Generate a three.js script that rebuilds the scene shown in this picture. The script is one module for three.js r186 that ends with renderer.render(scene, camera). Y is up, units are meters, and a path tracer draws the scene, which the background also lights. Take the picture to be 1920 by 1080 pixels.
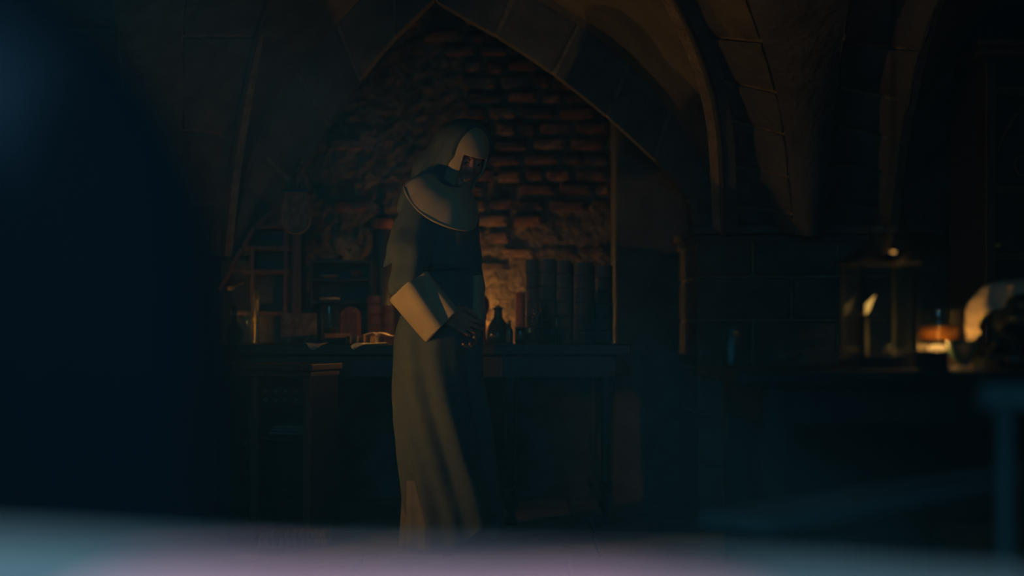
import * as THREE from 'three';
import { RoundedBoxGeometry } from 'three/addons/geometries/RoundedBoxGeometry.js';
import { RectAreaLightUniformsLib } from 'three/addons/lights/RectAreaLightUniformsLib.js';
import { mergeGeometries, mergeVertices } from 'three/addons/utils/BufferGeometryUtils.js';
import { ImprovedNoise } from 'three/addons/math/ImprovedNoise.js';

// ---------------------------------------------------------------- camera, light, exposure
const V3 = THREE.Vector3;
const scene = new THREE.Scene();
const camera = new THREE.PerspectiveCamera(25, 1920 / 1080, 0.05, 60);
camera.position.set(0, 0.8, 0);
camera.lookAt(0, 0.8, -1);
camera.setViewOffset(1920, 1080, 0, -90, 1920, 1080);      // rising front: level camera, horizon at y = 630
camera.focus = 4.95;
camera.userData.fStop = 0.8;
const renderer = new THREE.WebGLRenderer({ antialias: true });
renderer.toneMapping = THREE.LinearToneMapping;
renderer.toneMappingExposure = 1.0;
renderer.shadowMap.enabled = true;
scene.fog = new THREE.FogExp2(new THREE.Color().setRGB(0.42, 0.88, 1.0), 0.010);   // thin haze in the air, its teal tint lifts the dark parts
scene.background = new THREE.Color().setRGB(0.004, 0.012, 0.02);
RectAreaLightUniformsLib.init();
const UNSEEN_WINDOW_L = 3.3, UNSEEN_WINDOW_RGB = [0.07, 0.60, 1.0];       // teal light of an unseen window behind the bed, on nun and stone
const MOON = 11.5, MOON_RGB = [0.5, 0.82, 1.0];             // moonbeam through an unseen window in the left wall, placed to light the bed
const moon = new THREE.DirectionalLight(new THREE.Color().setRGB(...MOON_RGB), MOON);
moon.position.set(-2.42, 2.58, -0.4).multiplyScalar(1); moon.target.position.set(0, 0.67, -0.6); moon.castShadow = true;
moon.shadow.camera.left = -4; moon.shadow.camera.right = 4; moon.shadow.camera.top = 4; moon.shadow.camera.bottom = -4; moon.shadow.mapSize.set(2048, 2048);
moon.position.add(new THREE.Vector3(-2.42, 1.91, 0.2).multiplyScalar(1.5)); scene.add(moon, moon.target);
const CANDLE_RGB = [1.0, 0.47, 0.09];

// ---------------------------------------------------------------- helpers
const F = 2435.8;
const P = (px, py, d) => new V3((px - 960) * d / F, 0.8 + (630 - py) * d / F, -d);
let seed = 7;
const rnd = () => { seed = (seed * 1664525 + 1013904223) >>> 0; return seed / 4294967296; };
const rr = (a, b) => a + (b - a) * rnd();
const noise = new ImprovedNoise();
const N3 = (x, y, z) => noise.noise(x, y, z);
const fbm = (x, y, z, o = 4) => { let s = 0, a = 1, n = 0; for (let i = 0; i < o; i++) { s += a * N3(x, y, z); n += a; a *= 0.5; x *= 2.03; y *= 2.03; z *= 2.03; } return s / n; };
const lerp = (a, b, t) => a + (b - a) * t;
const cl = (x, a, b) => Math.min(b, Math.max(a, x));
const used = {};
function numbered(n) { used[n] = (used[n] ?? -1) + 1; return used[n] ? n + '_' + String(used[n]).padStart(3, '0') : n; }
function thing(name, label, category, [x, y, z] = [0, 0, 0], turn = 0, group) {
  const o = new THREE.Group(); o.name = numbered(name); scene.add(o);
  o.position.set(x, y, z); o.rotation.y = turn; o.userData = { label, category };
  if (group) o.userData.group = group;
  return o;
}
function part(name, g, m, parent, label) {
  const o = new THREE.Mesh(Array.isArray(g) ? merge(g) : g, m);
  o.name = name; o.castShadow = o.receiveShadow = true; parent.add(o);
  if (label) o.userData.label = label;
  return o;
}
function solo(name, g, m, label, category, group, pos) {
  const o = part(numbered(name), g, m, scene); o.userData = { label, category };
  if (group) o.userData.group = group;
  if (pos) o.position.copy(pos);
  return o;
}
function struct(name, g, m, parent) {
  let o;
  if (g) o = part(name, g, m, parent ?? scene); else { o = new THREE.Group(); o.name = name; (parent ?? scene).add(o); }
  if (!parent) o.userData = { kind: 'structure', label: ({ floor: 'worn stone flags of the crypt floor', ceiling: 'dark flat stone above the vault', wall_left: 'rough left wall pierced by an unseen high window', wall_right: 'dark right wall of the crypt', wall_rear: 'wall behind the bed with an unseen tall window', unseen_window_1: 'unseen tall window behind the bed, placed to light the crypt teal', unseen_window_2: 'unseen high window in the left wall, placed to light the bed', wall_back: 'rough brick and plaster wall of the recess behind the bench', wall_pilaster: 'dark plain pilaster at the right end of the bench' })[name] };
  return o;
}
function dup(root, pos, turn, label) {
  const r = root.clone(); r.name = numbered(root.name.replace(/_\d{3}$/, '')); scene.add(r); r.userData = { ...root.userData };
  r.position.set(...pos); r.rotation.y = turn; if (label) r.userData.label = label;
  return r;
}
function merge(list) { return mergeGeometries(list.map((g) => { let q = g.index ? g.toNonIndexed() : g; for (const k of Object.keys(q.attributes)) if (!['position', 'normal', 'uv'].includes(k)) q.deleteAttribute(k); if (!q.attributes.uv) q = boxUV(q); return q; })); }
function boxUV(g, s = 1) { // metres, projected along each face's main axis
  if (g.index) g = g.toNonIndexed();
  const p = g.attributes.position, uv = new Float32Array(p.count * 2), a = new V3(), b = new V3(), c = new V3();
  for (let i = 0; i < p.count; i += 3) {
    a.fromBufferAttribute(p, i); b.fromBufferAttribute(p, i + 1).sub(a); c.fromBufferAttribute(p, i + 2).sub(a); b.cross(c);
    const ax = Math.abs(b.x), ay = Math.abs(b.y), az = Math.abs(b.z);
    for (let k = i; k < i + 3; k++) { const [u, v] = ax > ay && ax > az ? [p.getZ(k), p.getY(k)] : ay > az ? [p.getX(k), p.getZ(k)] : [p.getX(k), p.getY(k)]; uv[2 * k] = u * s; uv[2 * k + 1] = v * s; }
  }
  g.setAttribute('uv', new THREE.BufferAttribute(uv, 2)); return g;
}
const box = (w, h, d, x = 0, y = 0, z = 0, r = 0.004) => boxUV(new RoundedBoxGeometry(w, h, d, 2, Math.min(r, w / 2.1, h / 2.1, d / 2.1)).translate(x, y, z));
const lathe = (pts, n = 28) => new THREE.LatheGeometry(pts.map(([r, y]) => new THREE.Vector2(r, y)), n);
const cyl = (r0, r1, h, x = 0, y = 0, z = 0, n = 20) => new THREE.CylinderGeometry(r1, r0, h, n).translate(x, y + h / 2, z);
const tube = (pts, r, seg = 24, n = 8) => new THREE.TubeGeometry(new THREE.CatmullRomCurve3(pts.map((p) => p.isVector3 ? p : new V3(...p))), seg, r, n);
// a bar of square section between two points
function bar(a, b, w, h) {
  a = a.isVector3 ? a : new V3(...a); b = b.isVector3 ? b : new V3(...b);
  const g = box(w, a.distanceTo(b), h ?? w, 0, 0, 0, 0.003), q = new THREE.Quaternion().setFromUnitVectors(new V3(0, 1, 0), b.clone().sub(a).normalize());
  return g.applyQuaternion(q).translate((a.x + b.x) / 2, (a.y + b.y) / 2, (a.z + b.z) / 2);
}
// a closed sheet of thickness th from S(u, v), u and v in 0..1; its front lies on S, its back th behind
function sheet(S, nu, nv, th) {
  const pos = [], nor = [], uv = [], idx = [], W = nu + 1, H = nv + 1, e = 0.002, n = W * H, dir = [];
  for (let j = 0; j < H; j++) for (let i = 0; i < W; i++) {
    const u = i / nu, v = j / nv, p = S(u, v);
    const du = S(Math.min(1, u + e), v).sub(S(Math.max(0, u - e), v)), dv = S(u, Math.min(1, v + e)).sub(S(u, Math.max(0, v - e)));
    const q = du.cross(dv).normalize(); pos.push(p); dir.push(q); uv.push(u, v);
  }
  const all = [...pos, ...pos.map((p, i) => th.isVector3 ? p.clone().add(th) : p.clone().addScaledVector(dir[i], -th))];
  const A = (j, i) => j * W + i;
  for (let j = 0; j < nv; j++) for (let i = 0; i < nu; i++) {
    const a = A(j, i), b = A(j, i + 1), c = A(j + 1, i + 1), d = A(j + 1, i);
    idx.push(a, b, c, a, c, d, a + n, c + n, b + n, a + n, d + n, c + n);
  }
  const side = (a, b) => idx.push(a, a + n, b + n, a, b + n, b);
  for (let i = 0; i < nu; i++) { side(A(0, i), A(0, i + 1)); side(A(nv, i + 1), A(nv, i)); }
  for (let j = 0; j < nv; j++) { side(A(j + 1, 0), A(j, 0)); side(A(j, nu), A(j + 1, nu)); }
  const g = new THREE.BufferGeometry();
  g.setAttribute('position', new THREE.Float32BufferAttribute(all.flatMap((p) => [p.x, p.y, p.z]), 3));
  g.setIndex(idx);
  const flat = g.toNonIndexed(); flat.computeVertexNormals();
  const s = creased(flat, 0.9); return boxUV(s);
}
function creased(g, ang) { // smooth normals where faces meet within ang
  const p = g.attributes.position, n = p.count, key = new Map(), fn = [], a = new V3(), b = new V3(), c = new V3(), out = new Float32Array(n * 3), cs = Math.cos(ang);
  for (let i = 0; i < n; i += 3) { a.fromBufferAttribute(p, i); b.fromBufferAttribute(p, i + 1).sub(a); c.fromBufferAttribute(p, i + 2).sub(a); const q = b.clone().cross(c); const A = q.length(); fn.push(A > 1e-12 ? [q.divideScalar(A), A] : [new V3(0, 1, 0), 0]); }
  for (let i = 0; i < n; i++) { const k = Math.round(p.getX(i) * 2e4) + ',' + Math.round(p.getY(i) * 2e4) + ',' + Math.round(p.getZ(i) * 2e4); if (!key.has(k)) key.set(k, []); key.get(k).push(i); }
  for (const l of key.values()) for (const i of l) {
    const me = fn[(i / 3) | 0][0]; let x = 0, y = 0, z = 0;
    for (const j of l) { const [q, A] = fn[(j / 3) | 0]; if (q.dot(me) > cs) { x += q.x * A; y += q.y * A; z += q.z * A; } }
    const L = Math.hypot(x, y, z) || 1; out[3 * i] = x / L; out[3 * i + 1] = y / L; out[3 * i + 2] = z / L;
  }
  g.setAttribute('normal', new THREE.BufferAttribute(out, 3)); return g;
}
// surface nets of the field f(x, y, z) < 0
function net(f, lo, hi, c) {
  const nx = Math.ceil((hi[0] - lo[0]) / c) + 1, ny = Math.ceil((hi[1] - lo[1]) / c) + 1, nz = Math.ceil((hi[2] - lo[2]) / c) + 1, v = new Float32Array(nx * ny * nz);
  for (let k = 0, o = 0; k < nz; k++) for (let j = 0; j < ny; j++) for (let i = 0; i < nx; i++) v[o++] = f(lo[0] + i * c, lo[1] + j * c, lo[2] + k * c);
  const at = new Int32Array(nx * ny * nz).fill(-1), pos = [], idx = [], O = (i, j, k) => (k * ny + j) * nx + i;
  for (let k = 0; k < nz - 1; k++) for (let j = 0; j < ny - 1; j++) for (let i = 0; i < nx - 1; i++) {
    const q = []; let m = 0;
    for (let b = 0; b < 8; b++) { q.push(v[O(i + (b & 1), j + (b >> 1 & 1), k + (b >> 2))]); if (q[b] < 0) m |= 1 << b; }
    if (m === 0 || m === 255) continue;
    let x = 0, y = 0, z = 0, n = 0;
    for (let b = 0; b < 8; b++) for (const s of [1, 2, 4]) { const e = b | s; if (e === b || (q[b] < 0) === (q[e] < 0)) continue; const t = q[b] / (q[b] - q[e]); x += (b & 1) + (s === 1 ? t : 0); y += (b >> 1 & 1) + (s === 2 ? t : 0); z += (b >> 2) + (s === 4 ? t : 0); n++; }
    at[O(i, j, k)] = pos.length / 3; pos.push(lo[0] + (i + x / n) * c, lo[1] + (j + y / n) * c, lo[2] + (k + z / n) * c);
  }
  const quad = (a, b, c2, d, flip) => { if (a < 0 || b < 0 || c2 < 0 || d < 0) return; flip ? idx.push(a, c2, b, a, d, c2) : idx.push(a, b, c2, a, c2, d); };
  for (let k = 1; k < nz - 1; k++) for (let j = 1; j < ny - 1; j++) for (let i = 1; i < nx - 1; i++) {
    const s = v[O(i, j, k)] < 0;
    if (s !== v[O(i + 1, j, k)] < 0) quad(at[O(i, j - 1, k - 1)], at[O(i, j, k - 1)], at[O(i, j, k)], at[O(i, j - 1, k)], !s);
    if (s !== v[O(i, j + 1, k)] < 0) quad(at[O(i - 1, j, k - 1)], at[O(i - 1, j, k)], at[O(i, j, k)], at[O(i, j, k - 1)], !s);
    if (s !== v[O(i, j, k + 1)] < 0) quad(at[O(i - 1, j - 1, k)], at[O(i, j - 1, k)], at[O(i, j, k)], at[O(i - 1, j, k)], !s);
  }
  const g = new THREE.BufferGeometry(), nor = new Float32Array(pos.length), e = c * 0.6;
  for (let i = 0; i < pos.length; i += 3) {
    const [x, y, z] = [pos[i], pos[i + 1], pos[i + 2]], a = f(x + e, y, z) - f(x - e, y, z), b = f(x, y + e, z) - f(x, y - e, z), d = f(x, y, z + e) - f(x, y, z - e), L = Math.hypot(a, b, d) || 1;
    nor[i] = a / L; nor[i + 1] = b / L; nor[i + 2] = d / L;
  }
  g.setAttribute('position', new THREE.Float32BufferAttribute(pos, 3)); g.setAttribute('normal', new THREE.BufferAttribute(nor, 3)); g.setIndex(idx);
  return boxUV(g);
}
const smin = (a, b, k) => { const h = Math.max(k - Math.abs(a - b), 0) / k; return Math.min(a, b) - h * h * k * 0.25; };
const smax = (a, b, k) => -smin(-a, -b, k);
// tapered capsule between a and b (arrays or vectors)
function cap(a, b, ra, rb) {
  const A = a.isVector3 ? a.toArray() : a, B = b.isVector3 ? b.toArray() : b, d = [B[0] - A[0], B[1] - A[1], B[2] - A[2]], L = d[0] * d[0] + d[1] * d[1] + d[2] * d[2] || 1e-9;
  return (x, y, z) => { const h = cl(((x - A[0]) * d[0] + (y - A[1]) * d[1] + (z - A[2]) * d[2]) / L, 0, 1); return Math.hypot(x - A[0] - d[0] * h, y - A[1] - d[1] * h, z - A[2] - d[2] * h) - ra - (rb - ra) * h; };
}
const ell = (cx, cy, cz, a, b, c) => (x, y, z) => (Math.hypot((x - cx) / a, (y - cy) / b, (z - cz) / c) - 1) * Math.min(a, b, c);
const all = (list, k) => (x, y, z) => { let d = 1e9; for (const f of list) d = d > 1e8 ? f(x, y, z) : smin(d, f(x, y, z), k); return d; };

// ---------------------------------------------------------------- procedural materials
function tex(w, h, fn, srgb) { // fn(x, y in 0..1) -> [r, g, b] in 0..1
  const d = new Uint8Array(w * h * 4);
  for (let y = 0; y < h; y++) for (let x = 0; x < w; x++) { const c = fn(x / w, y / h), o = (y * w + x) * 4; d[o] = cl(c[0], 0, 1) * 255; d[o + 1] = cl(c[1], 0, 1) * 255; d[o + 2] = cl(c[2], 0, 1) * 255; d[o + 3] = 255; }
  const t = new THREE.DataTexture(d, w, h); t.wrapS = t.wrapT = THREE.RepeatWrapping; t.magFilter = THREE.LinearFilter; t.minFilter = THREE.LinearMipmapLinearFilter; t.generateMipmaps = true;
  if (srgb) t.colorSpace = THREE.SRGBColorSpace; t.needsUpdate = true; return t;
}
// gradient noise that wraps at 1
const hash = (x, y, z) => { let h = (x * 374761393 + y * 668265263 + z * 2147483647) | 0; h = Math.imul(h ^ (h >>> 13), 1274126177); return ((h ^ (h >>> 16)) >>> 0) / 4294967296 * 6.2832; };
const pn = (x, y, p, z) => {
  const x0 = Math.floor(x), y0 = Math.floor(y), u = x - x0, v = y - y0, q = (t) => t * t * t * (t * (t * 6 - 15) + 10), g = (i, j) => { const a = hash((x0 + i) % p, (y0 + j) % p, z); return Math.cos(a) * (u - i) + Math.sin(a) * (v - j); };
  return lerp(lerp(g(0, 0), g(1, 0), q(u)), lerp(g(0, 1), g(1, 1), q(u)), q(v)) * 1.4;
};
const tn = (x, y, f, z = 0, o = 4) => { let s = 0, a = 1, n = 0; f = Math.round(f); for (let i = 0; i < o; i++) { s += a * pn(x * f, y * f, f, z * 7 + i); n += a; a *= 0.5; f *= 2; } return s / n * 1.3; };
const g3 = (v) => [v, v, v];
const T = {
  blotch: tex(256, 256, (x, y) => g3(0.80 + 0.38 * tn(x, y, 5, 1, 5))),
  cloth: tex(256, 256, (x, y) => g3(0.90 + 0.14 * tn(x, y, 6, 1, 5) + 0.05 * (hash((x * 256) | 0, (y * 256) | 0, 3) / 6.2832 - 0.5))),
  rough: tex(256, 256, (x, y) => g3(0.5 + 0.6 * tn(x, y, 8, 3, 5))),
  pits: tex(256, 256, (x, y) => { const a = tn(x, y, 12, 5, 4); return g3(0.6 + 0.5 * a - (a < -0.22 ? 0.35 : 0)); }),
  grain: tex(256, 256, (x, y) => g3(0.80 + 0.10 * Math.sin(x * 6.283 * 14 + 4 * tn(x, y, 2, 2, 3)) + 0.22 * pn(x * 64, y * 4, 64, 5) + 0.12 * tn(x, y, 4, 6, 4))),
  weave: tex(128, 128, (x, y) => g3(0.5 + 0.25 * Math.sin(x * 6.283 * 32) * Math.sin(y * 6.283 * 32) + 0.25 * tn(x, y, 10, 8, 2))),
  wear: tex(256, 256, (x, y) => { const a = tn(x, y, 5, 12, 5); return g3(0.70 + 0.5 * a + (a > 0.2 ? 0.22 : 0)); }),
};
const rep = (t, s) => { const q = t.clone(); q.repeat.set(s, s); q.needsUpdate = true; return q; };
const TR = {}; // repeats are shared
const R = (k, s) => TR[k + s] ??= rep(T[k], s);
function mat(rgb, o = {}) {
  const { map, ms = 1, bump, bs = 2, bumpScale = 0.003, ...rest } = o;
  const m = new THREE.MeshPhysicalMaterial({ color: new THREE.Color().setRGB(...rgb), roughness: 0.85, ...rest });
  if (map) m.map = R(map, ms);
  if (bump) { m.bumpMap = R(bump, bs); m.bumpScale = bumpScale; }
  return m;
}
const M = {
  stone: mat([0.128, 0.122, 0.118], { map: 'blotch', ms: 1.3, bump: 'rough', bs: 3, bumpScale: 0.006 }),
  joint: mat([0.30, 0.24, 0.17], { map: 'blotch', ms: 3, bump: 'pits', bs: 6, bumpScale: 0.004 }),
  mortar: mat([0.155, 0.105, 0.066], { map: 'wear', ms: 2.2, bump: 'pits', bs: 3, bumpScale: 0.012 }),
  flag: mat([0.20, 0.20, 0.195], { map: 'blotch', ms: 1.1, bump: 'rough', bs: 2, bumpScale: 0.005, roughness: 0.6 }),
  dirt: mat([0.06, 0.055, 0.05], { map: 'blotch', ms: 2, bump: 'pits', bs: 4 }),
  wood: mat([0.075, 0.045, 0.028], { map: 'grain', ms: 1.5, bump: 'grain', bs: 3, bumpScale: 0.0015, roughness: 0.5 }),
  woodDark: mat([0.03, 0.022, 0.017], { map: 'grain', ms: 1.5, bump: 'grain', bs: 3, bumpScale: 0.0015, roughness: 0.42 }),
  woodRed: mat([0.14, 0.06, 0.035], { map: 'grain', ms: 2, bump: 'grain', bs: 3, bumpScale: 0.0015, roughness: 0.5 }),
  woodGrey: mat([0.26, 0.29, 0.30], { map: 'grain', ms: 2, bump: 'grain', bs: 3, bumpScale: 0.0012, roughness: 0.5 }),
  darkenedWax: mat([0.06, 0.042, 0.022], { roughness: 0.6 }),  // wax darkened in colour so it stays unlit under the lantern flame
  woodPale: mat([0.30, 0.18, 0.10], { map: 'grain', ms: 2.5, roughness: 0.6 }),
  linen: mat([0.56, 0.465, 0.32], { map: 'cloth', ms: 3, bump: 'weave', bs: 14, bumpScale: 0.0006, sheen: 0.3, sheenColor: new THREE.Color(0.6, 0.6, 0.6) }),
  habit: mat([0.09, 0.122, 0.13], { map: 'cloth', ms: 4, bump: 'weave', bs: 10, bumpScale: 0.0009 }),
  veil: mat([0.098, 0.135, 0.14], { map: 'cloth', ms: 4, bump: 'weave', bs: 12, bumpScale: 0.0007 }),
  under: mat([0.2, 0.2, 0.185], { map: 'cloth', ms: 4, bump: 'weave', bs: 12, bumpScale: 0.0007 }),
  skin: mat([0.60, 0.28, 0.20], { map: 'blotch', ms: 6, roughness: 0.55 }),
  iris: mat([0.03, 0.02, 0.015], { roughness: 0.12 }),
  eye: mat([0.55, 0.5, 0.45], { roughness: 0.2 }),
  cloak: mat([0.003, 0.013, 0.032], { specularIntensity: 0.15, map: 'cloth', ms: 3, bump: 'weave', bs: 10, bumpScale: 0.0008 }),
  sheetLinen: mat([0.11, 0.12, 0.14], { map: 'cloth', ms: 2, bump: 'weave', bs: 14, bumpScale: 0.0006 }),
  blanket: mat([0.84, 0.25, 0.32], { map: 'cloth', ms: 3, bump: 'weave', bs: 8, bumpScale: 0.0015 }),
  paper: mat([0.62, 0.57, 0.47], { map: 'blotch', ms: 6 }),
  card: mat([0.30, 0.20, 0.13], { map: 'wear', ms: 6 }),
  parchment: mat([0.30, 0.16, 0.09], { map: 'wear', ms: 7, bump: 'rough', bs: 6, bumpScale: 0.002 }),
  leatherBlack: mat([0.02, 0.017, 0.015], { map: 'blotch', ms: 6, bump: 'pits', bs: 8, bumpScale: 0.001, roughness: 0.35 }),
  leatherRed: mat([0.17, 0.045, 0.025], { map: 'wear', ms: 6, bump: 'pits', bs: 8, bumpScale: 0.001, roughness: 0.5 }),
  leatherTan: mat([0.32, 0.17, 0.07], { map: 'wear', ms: 6, bump: 'pits', bs: 8, bumpScale: 0.001, roughness: 0.5 }),
  pages: mat([0.55, 0.46, 0.32], { map: 'grain', ms: 20 }),
  gold: mat([0.75, 0.48, 0.16], { metalness: 1, roughness: 0.3, bump: 'rough', bs: 20, bumpScale: 0.0006 }),
  brass: mat([0.60, 0.40, 0.14], { metalness: 1, roughness: 0.28, bump: 'rough', bs: 12, bumpScale: 0.0008 }),
  iron: mat([0.012, 0.012, 0.013], { metalness: 0.1, roughness: 0.75, bump: 'rough', bs: 10, bumpScale: 0.001 }),
  pewter: mat([0.42, 0.45, 0.45], { metalness: 1, roughness: 0.3, bump: 'rough', bs: 12, bumpScale: 0.0008 }),
  bone: mat([0.42, 0.33, 0.22], { map: 'wear', ms: 6, bump: 'pits', bs: 8, bumpScale: 0.001, roughness: 0.7 }),
  ceramic: mat([0.55, 0.47, 0.36], { map: 'blotch', ms: 5, roughness: 0.35 }),
  clay: mat([0.34, 0.11, 0.06], { map: 'wear', ms: 5, bump: 'rough', bs: 5, bumpScale: 0.002 }),
  wax: mat([0.72, 0.58, 0.36], { roughness: 0.5 }),
  cork: mat([0.22, 0.13, 0.07], { map: 'wear', ms: 10, bump: 'pits', bs: 10 }),
  glass: mat([0.86, 0.92, 0.9], { transmission: 1, roughness: 0.04, thickness: 0, ior: 1.5, side: THREE.DoubleSide }),
  glassGreen: mat([0.42, 0.62, 0.52], { transmission: 1, roughness: 0.05, thickness: 0, ior: 1.5, side: THREE.DoubleSide }),
  glassDark: mat([0.012, 0.02, 0.018], { roughness: 0.06, ior: 1.5, clearcoat: 0.6, clearcoatRoughness: 0.04 }),
  potion: mat([0.62, 0.20, 0.02], { roughness: 0.2, transmission: 0.35, thickness: 0 }),
  glowingPane: mat([0.3, 0.4, 0.45], { roughness: 0.3, emissive: new THREE.Color().setRGB(0.03, 0.08, 0.1) }),  // faint glow for the pane of the unseen rear window
  flame: mat([0.2, 0.1, 0.03], { emissive: new THREE.Color().setRGB(1.0, 0.50, 0.12), emissiveIntensity: 0.95 }),
};

// ---------------------------------------------------------------- the crypt
const curve = (list) => new THREE.CatmullRomCurve3(list.map(([x, y, d]) => P(x, y, d)));
const EYE = new V3(0, 0.8, 0);
function between(A, B, bulge = 0, away = new V3(0, 0.25, -1)) {
  const S = (u, v) => A.getPoint(v).lerp(B.getPoint(v), u).addScaledVector(away, bulge * 4 * u * (1 - u));
  const c = S(0.5, 0.5), n = S(0.52, 0.5).sub(S(0.48, 0.5)).cross(S(0.5, 0.52).sub(S(0.5, 0.48)));
  return n.dot(EYE.clone().sub(c)) > 0 ? S : (u, v) => S(1 - u, v);
}
const sub = (S, u0, u1, v0, v1, out = 0) => { // a piece of S, its face proud by out
  return (u, v) => {
    const U = lerp(u0, u1, u), V = lerp(v0, v1, v), p = S(U, V); if (!out) return p;
    const e = 0.01, n = S(Math.min(1, U + e), V).sub(S(Math.max(0, U - e), V)).cross(S(U, Math.min(1, V + e)).sub(S(U, Math.max(0, V - e)))).normalize();
    const edge = Math.min(u, 1 - u, v, 1 - v) < 0.001 ? 0.45 : 1;
    return p.addScaledVector(n, out * edge + 0.006 * fbm(p.x * 9, p.y * 9, p.z * 9, 2));
  };
};

const floor = struct('floor', box(5.2, 0.16, 9.4, 0.1, -0.1, -2.3), M.dirt);
{ // flagstones of the strip that the frame shows
  const rows = [[-6.35, -5.75], [-5.75, -5.3], [-5.3, -4.72], [-4.72, -4.2], [-4.2, -3.6], [-3.6, -3.1]];
  for (const [z0, z1] of rows) for (let x = -1.75 + rr(-0.3, 0); x < 1.9;) {
    const w = rr(0.42, 0.78), g = box(w - 0.01, 0.05, z1 - z0 - 0.01, 0, 0, 0, 0.012);
    g.rotateX(rr(-0.006, 0.006)); g.rotateZ(rr(-0.005, 0.005));
    const s = part('flagstone', g, M.flag, floor); s.position.set(x + w / 2, -0.022 + rr(-0.003, 0.002), (z0 + z1) / 2); x += w;
  }
}
const ceilingSlab = struct('ceiling', box(5.2, 0.2, 9.4, 0.1, 3.35, -2.3), M.stone);
{ // left wall with an unseen high window, placed to let moonlight on the bed
  struct('wall_left', [box(0.25, 2.25, 9.4, -2.55, 1.025, -2.3), box(0.25, 0.4, 9.4, -2.55, 3.2, -2.3), box(0.25, 0.85, 5.85, -2.55, 2.575, -4.075), box(0.25, 0.85, 2.05, -2.55, 2.575, 1.375)], M.stone);
  const win = struct('unseen_window_2'); win.position.set(-2.55, 2.575, -0.4);
  part('pane', box(0.004, 0.84, 1.5), M.glass, win);
  const f = []; for (const z of [-0.73, 0, 0.73]) f.push(box(0.05, 0.85, 0.035, 0, 0, z)); for (const y of [-0.41, 0.41]) f.push(box(0.05, 0.035, 1.5, 0, y, 0)); part('window_frame', f, M.iron, win);
}
struct('wall_right', box(0.25, 3.5, 9.4, 2.75, 1.65, -2.3), M.stone);
{ // the wall behind the bed, its unseen window placed to light the crypt teal
  const w = struct('wall_rear', [box(1.5, 3.5, 0.3, -1.9, 1.65, 2.3), box(2.9, 3.5, 0.3, 1.3, 1.65, 2.3), box(1.0, 1.5, 0.3, -0.65, 0.6, 2.3), box(1.0, 0.55, 0.3, -0.65, 3.15, 2.3)], M.stone);
  const win = struct('unseen_window_1');
  win.position.set(-0.65, 2.11, 2.3);
  part('pane', box(1.0, 1.52, 0.01), M.glowingPane, win, 'glowing pane of the unseen window');
  const f = []; for (const x of [-0.48, 0, 0.48]) f.push(box(0.04, 1.52, 0.05, x, 0, -0.01)); for (const y of [-0.74, -0.25, 0.25, 0.74]) f.push(box(1.0, 0.04, 0.05, 0, y, -0.01));
  part('window_frame', f, M.iron, win);
  const l = new THREE.RectAreaLight(new THREE.Color().setRGB(...UNSEEN_WINDOW_RGB), UNSEEN_WINDOW_L, 0.98, 1.5);  // light of the out-of-view window, tints the dark parts teal
  l.position.set(-0.65, 2.11, 2.1); l.lookAt(-0.35, 0.6, -1.5); scene.add(l);
}
const wallBack = struct('wall_back', box(5.2, 3.5, 0.3, 0.1, 1.65, -6.70), M.stone);
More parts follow.
